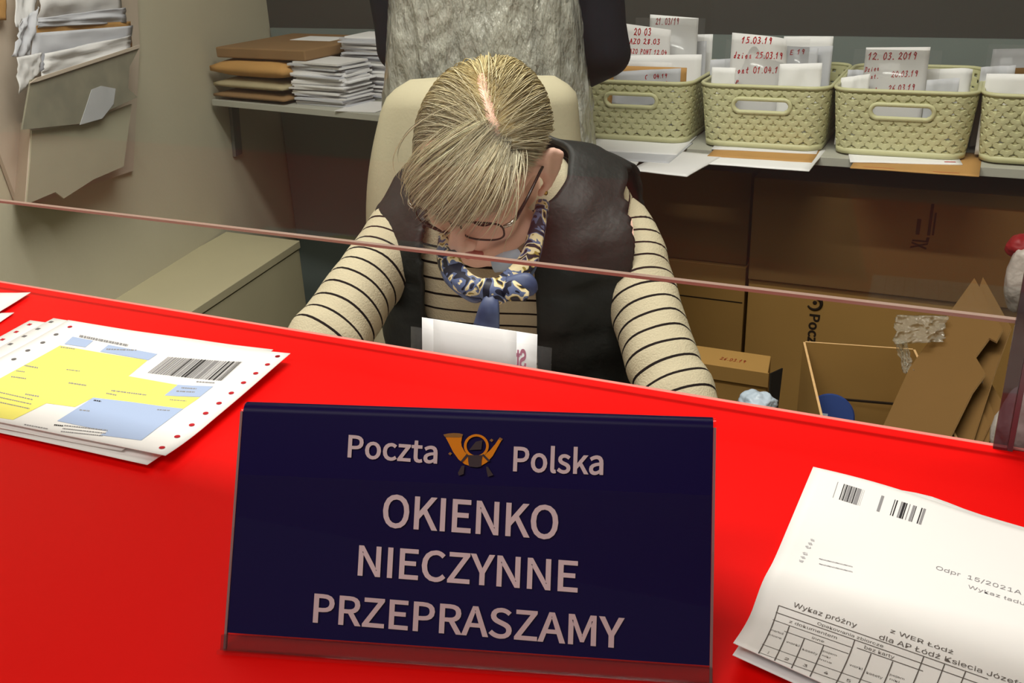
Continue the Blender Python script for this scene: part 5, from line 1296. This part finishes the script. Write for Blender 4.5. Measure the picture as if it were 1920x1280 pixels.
b.cap(BCz(1.39) + R3 * .12, BCz(1.39) - R3 * .12, .06, .06); b.chain([BCz(1.34), BCz(1.12), BCz(.92)], [.115, .11, .12]); b.cap(BCz(.9) + R3 * .08, BCz(.9) - R3 * .08, .11, .11)
for s in (1, -1):
    b.chain([shp[s], elp[s], hap[s]], [.045, .036, .024]); b.chain([BCz(.88) + R3 * .09 * s, BCz(.47) + R3 * .09 * s + F3 * .01, BCz(.08) + R3 * .09 * s], [.085, .055, .038]); b.cap(BCz(.045) + R3 * .09 * s - F3 * .03, BCz(.03) + R3 * .09 * s + F3 * .14, .036, .028)
    for q, L in ((-.026, .06), (-.009, .075), (.009, .078), (.026, .065)):
        k0 = hap[s] + R3 * q * s + F3 * .05; b.cap(hap[s] + R3 * q * .6 * s, k0, .013, .011); b.chain([k0, k0 + F3 * L * .5 - UP * .01, k0 + F3 * L * .85 - UP * .035], [.0085, .008, .007])
    b.chain([hap[s] - R3 * .02 * s, hap[s] - R3 * .045 * s + F3 * .045, hap[s] - R3 * .045 * s + F3 * .075 - UP * .02], [.011, .009, .008])
remeshed(b, .006, 5).build('body', m_skin, guy, fixn=False)
mb = MB(); mb.cap(BCz(1.37) + R3 * .13, BCz(1.37) - R3 * .13, .068, .068); mb.chain([BCz(1.34), BCz(1.12), BCz(.93)], [.13, .125, .135])
for s in (1, -1): mb.chain([shp[s], elp[s], hap[s] - F3 * .02], [.062, .052, .036]); mb.cap(elp[s], elp[s] + (hap[s] - elp[s]) * .3, .052, .048)
o = remeshed(mb, .007, 5)
o.v = [tuple(np.array(p) + .005 * A3(nz(np.array(p) * 12), nz(np.array(p) * 12 + 5), 0)) for p in o.v]; o.build('sweater', m_navycl, guy, fixn=False)
mb = MB(); mb.cap(BCz(.9) + R3 * .08, BCz(.9) - R3 * .08, .125, .125)
for s in (1, -1): mb.chain([BCz(.88) + R3 * .09 * s, BCz(.47) + R3 * .09 * s + F3 * .01, BCz(.10) + R3 * .09 * s], [.10, .07, .055])
remeshed(mb, .008, 5).build('trousers', m_troud, guy, fixn=False)
for s in (1, -1):
    mb = MB(); mb.chain([BCz(.05) + R3 * .09 * s - F3 * .05, BCz(.045) + R3 * .09 * s + F3 * .06, BCz(.038) + R3 * .09 * s + F3 * .16], [.05, .045, .036]); mb.build('shoe', m_black, guy)
mb = MB(); mb.ell(hd - F3 * .012 + UP * .02, (.083, .095, .105), np.array([R3, F3, UP]).T, 24, 16); mb.build('hair', m_troud, guy)
# long plastic cover over the back
rg = []
for k in np.linspace(0, 1, 60):
    z_ = .72 + (1.43 - .72) * k; hw = .230 - .054 * min(1, max(0, (k - .1) / .65)) ; hw = hw - .05 * max(0, (k - .93) / .07) ** 2; dd_ = .152 - .02 * k; r = []
    for j in range(120):
        a = 2 * math.pi * j / 120; x, y = hw * np.sign(math.cos(a)) * abs(math.cos(a)) ** .75, dd_ * np.sign(math.sin(a)) * abs(math.sin(a)) ** .8
        p = BCz(z_) + R3 * x + F3 * y; nv_ = unit(R3 * x / hw ** 2 + F3 * y / dd_ ** 2)
        p = p + nv_ * (.010 * nz((x * 16, y * 16, z_ * 4)) + .010 * abs(nz((x * 30 + 9, y * 30, z_ * 9))) + .004 * nz((x * 70, y * 70, z_ * 40)))
        r.append(p)
    rg.append(r)
mb = MB(); mb.loft(rg, True, False); mb.build('plastic_cover', m_plast, guy, label='crinkled translucent plastic cover over the back')
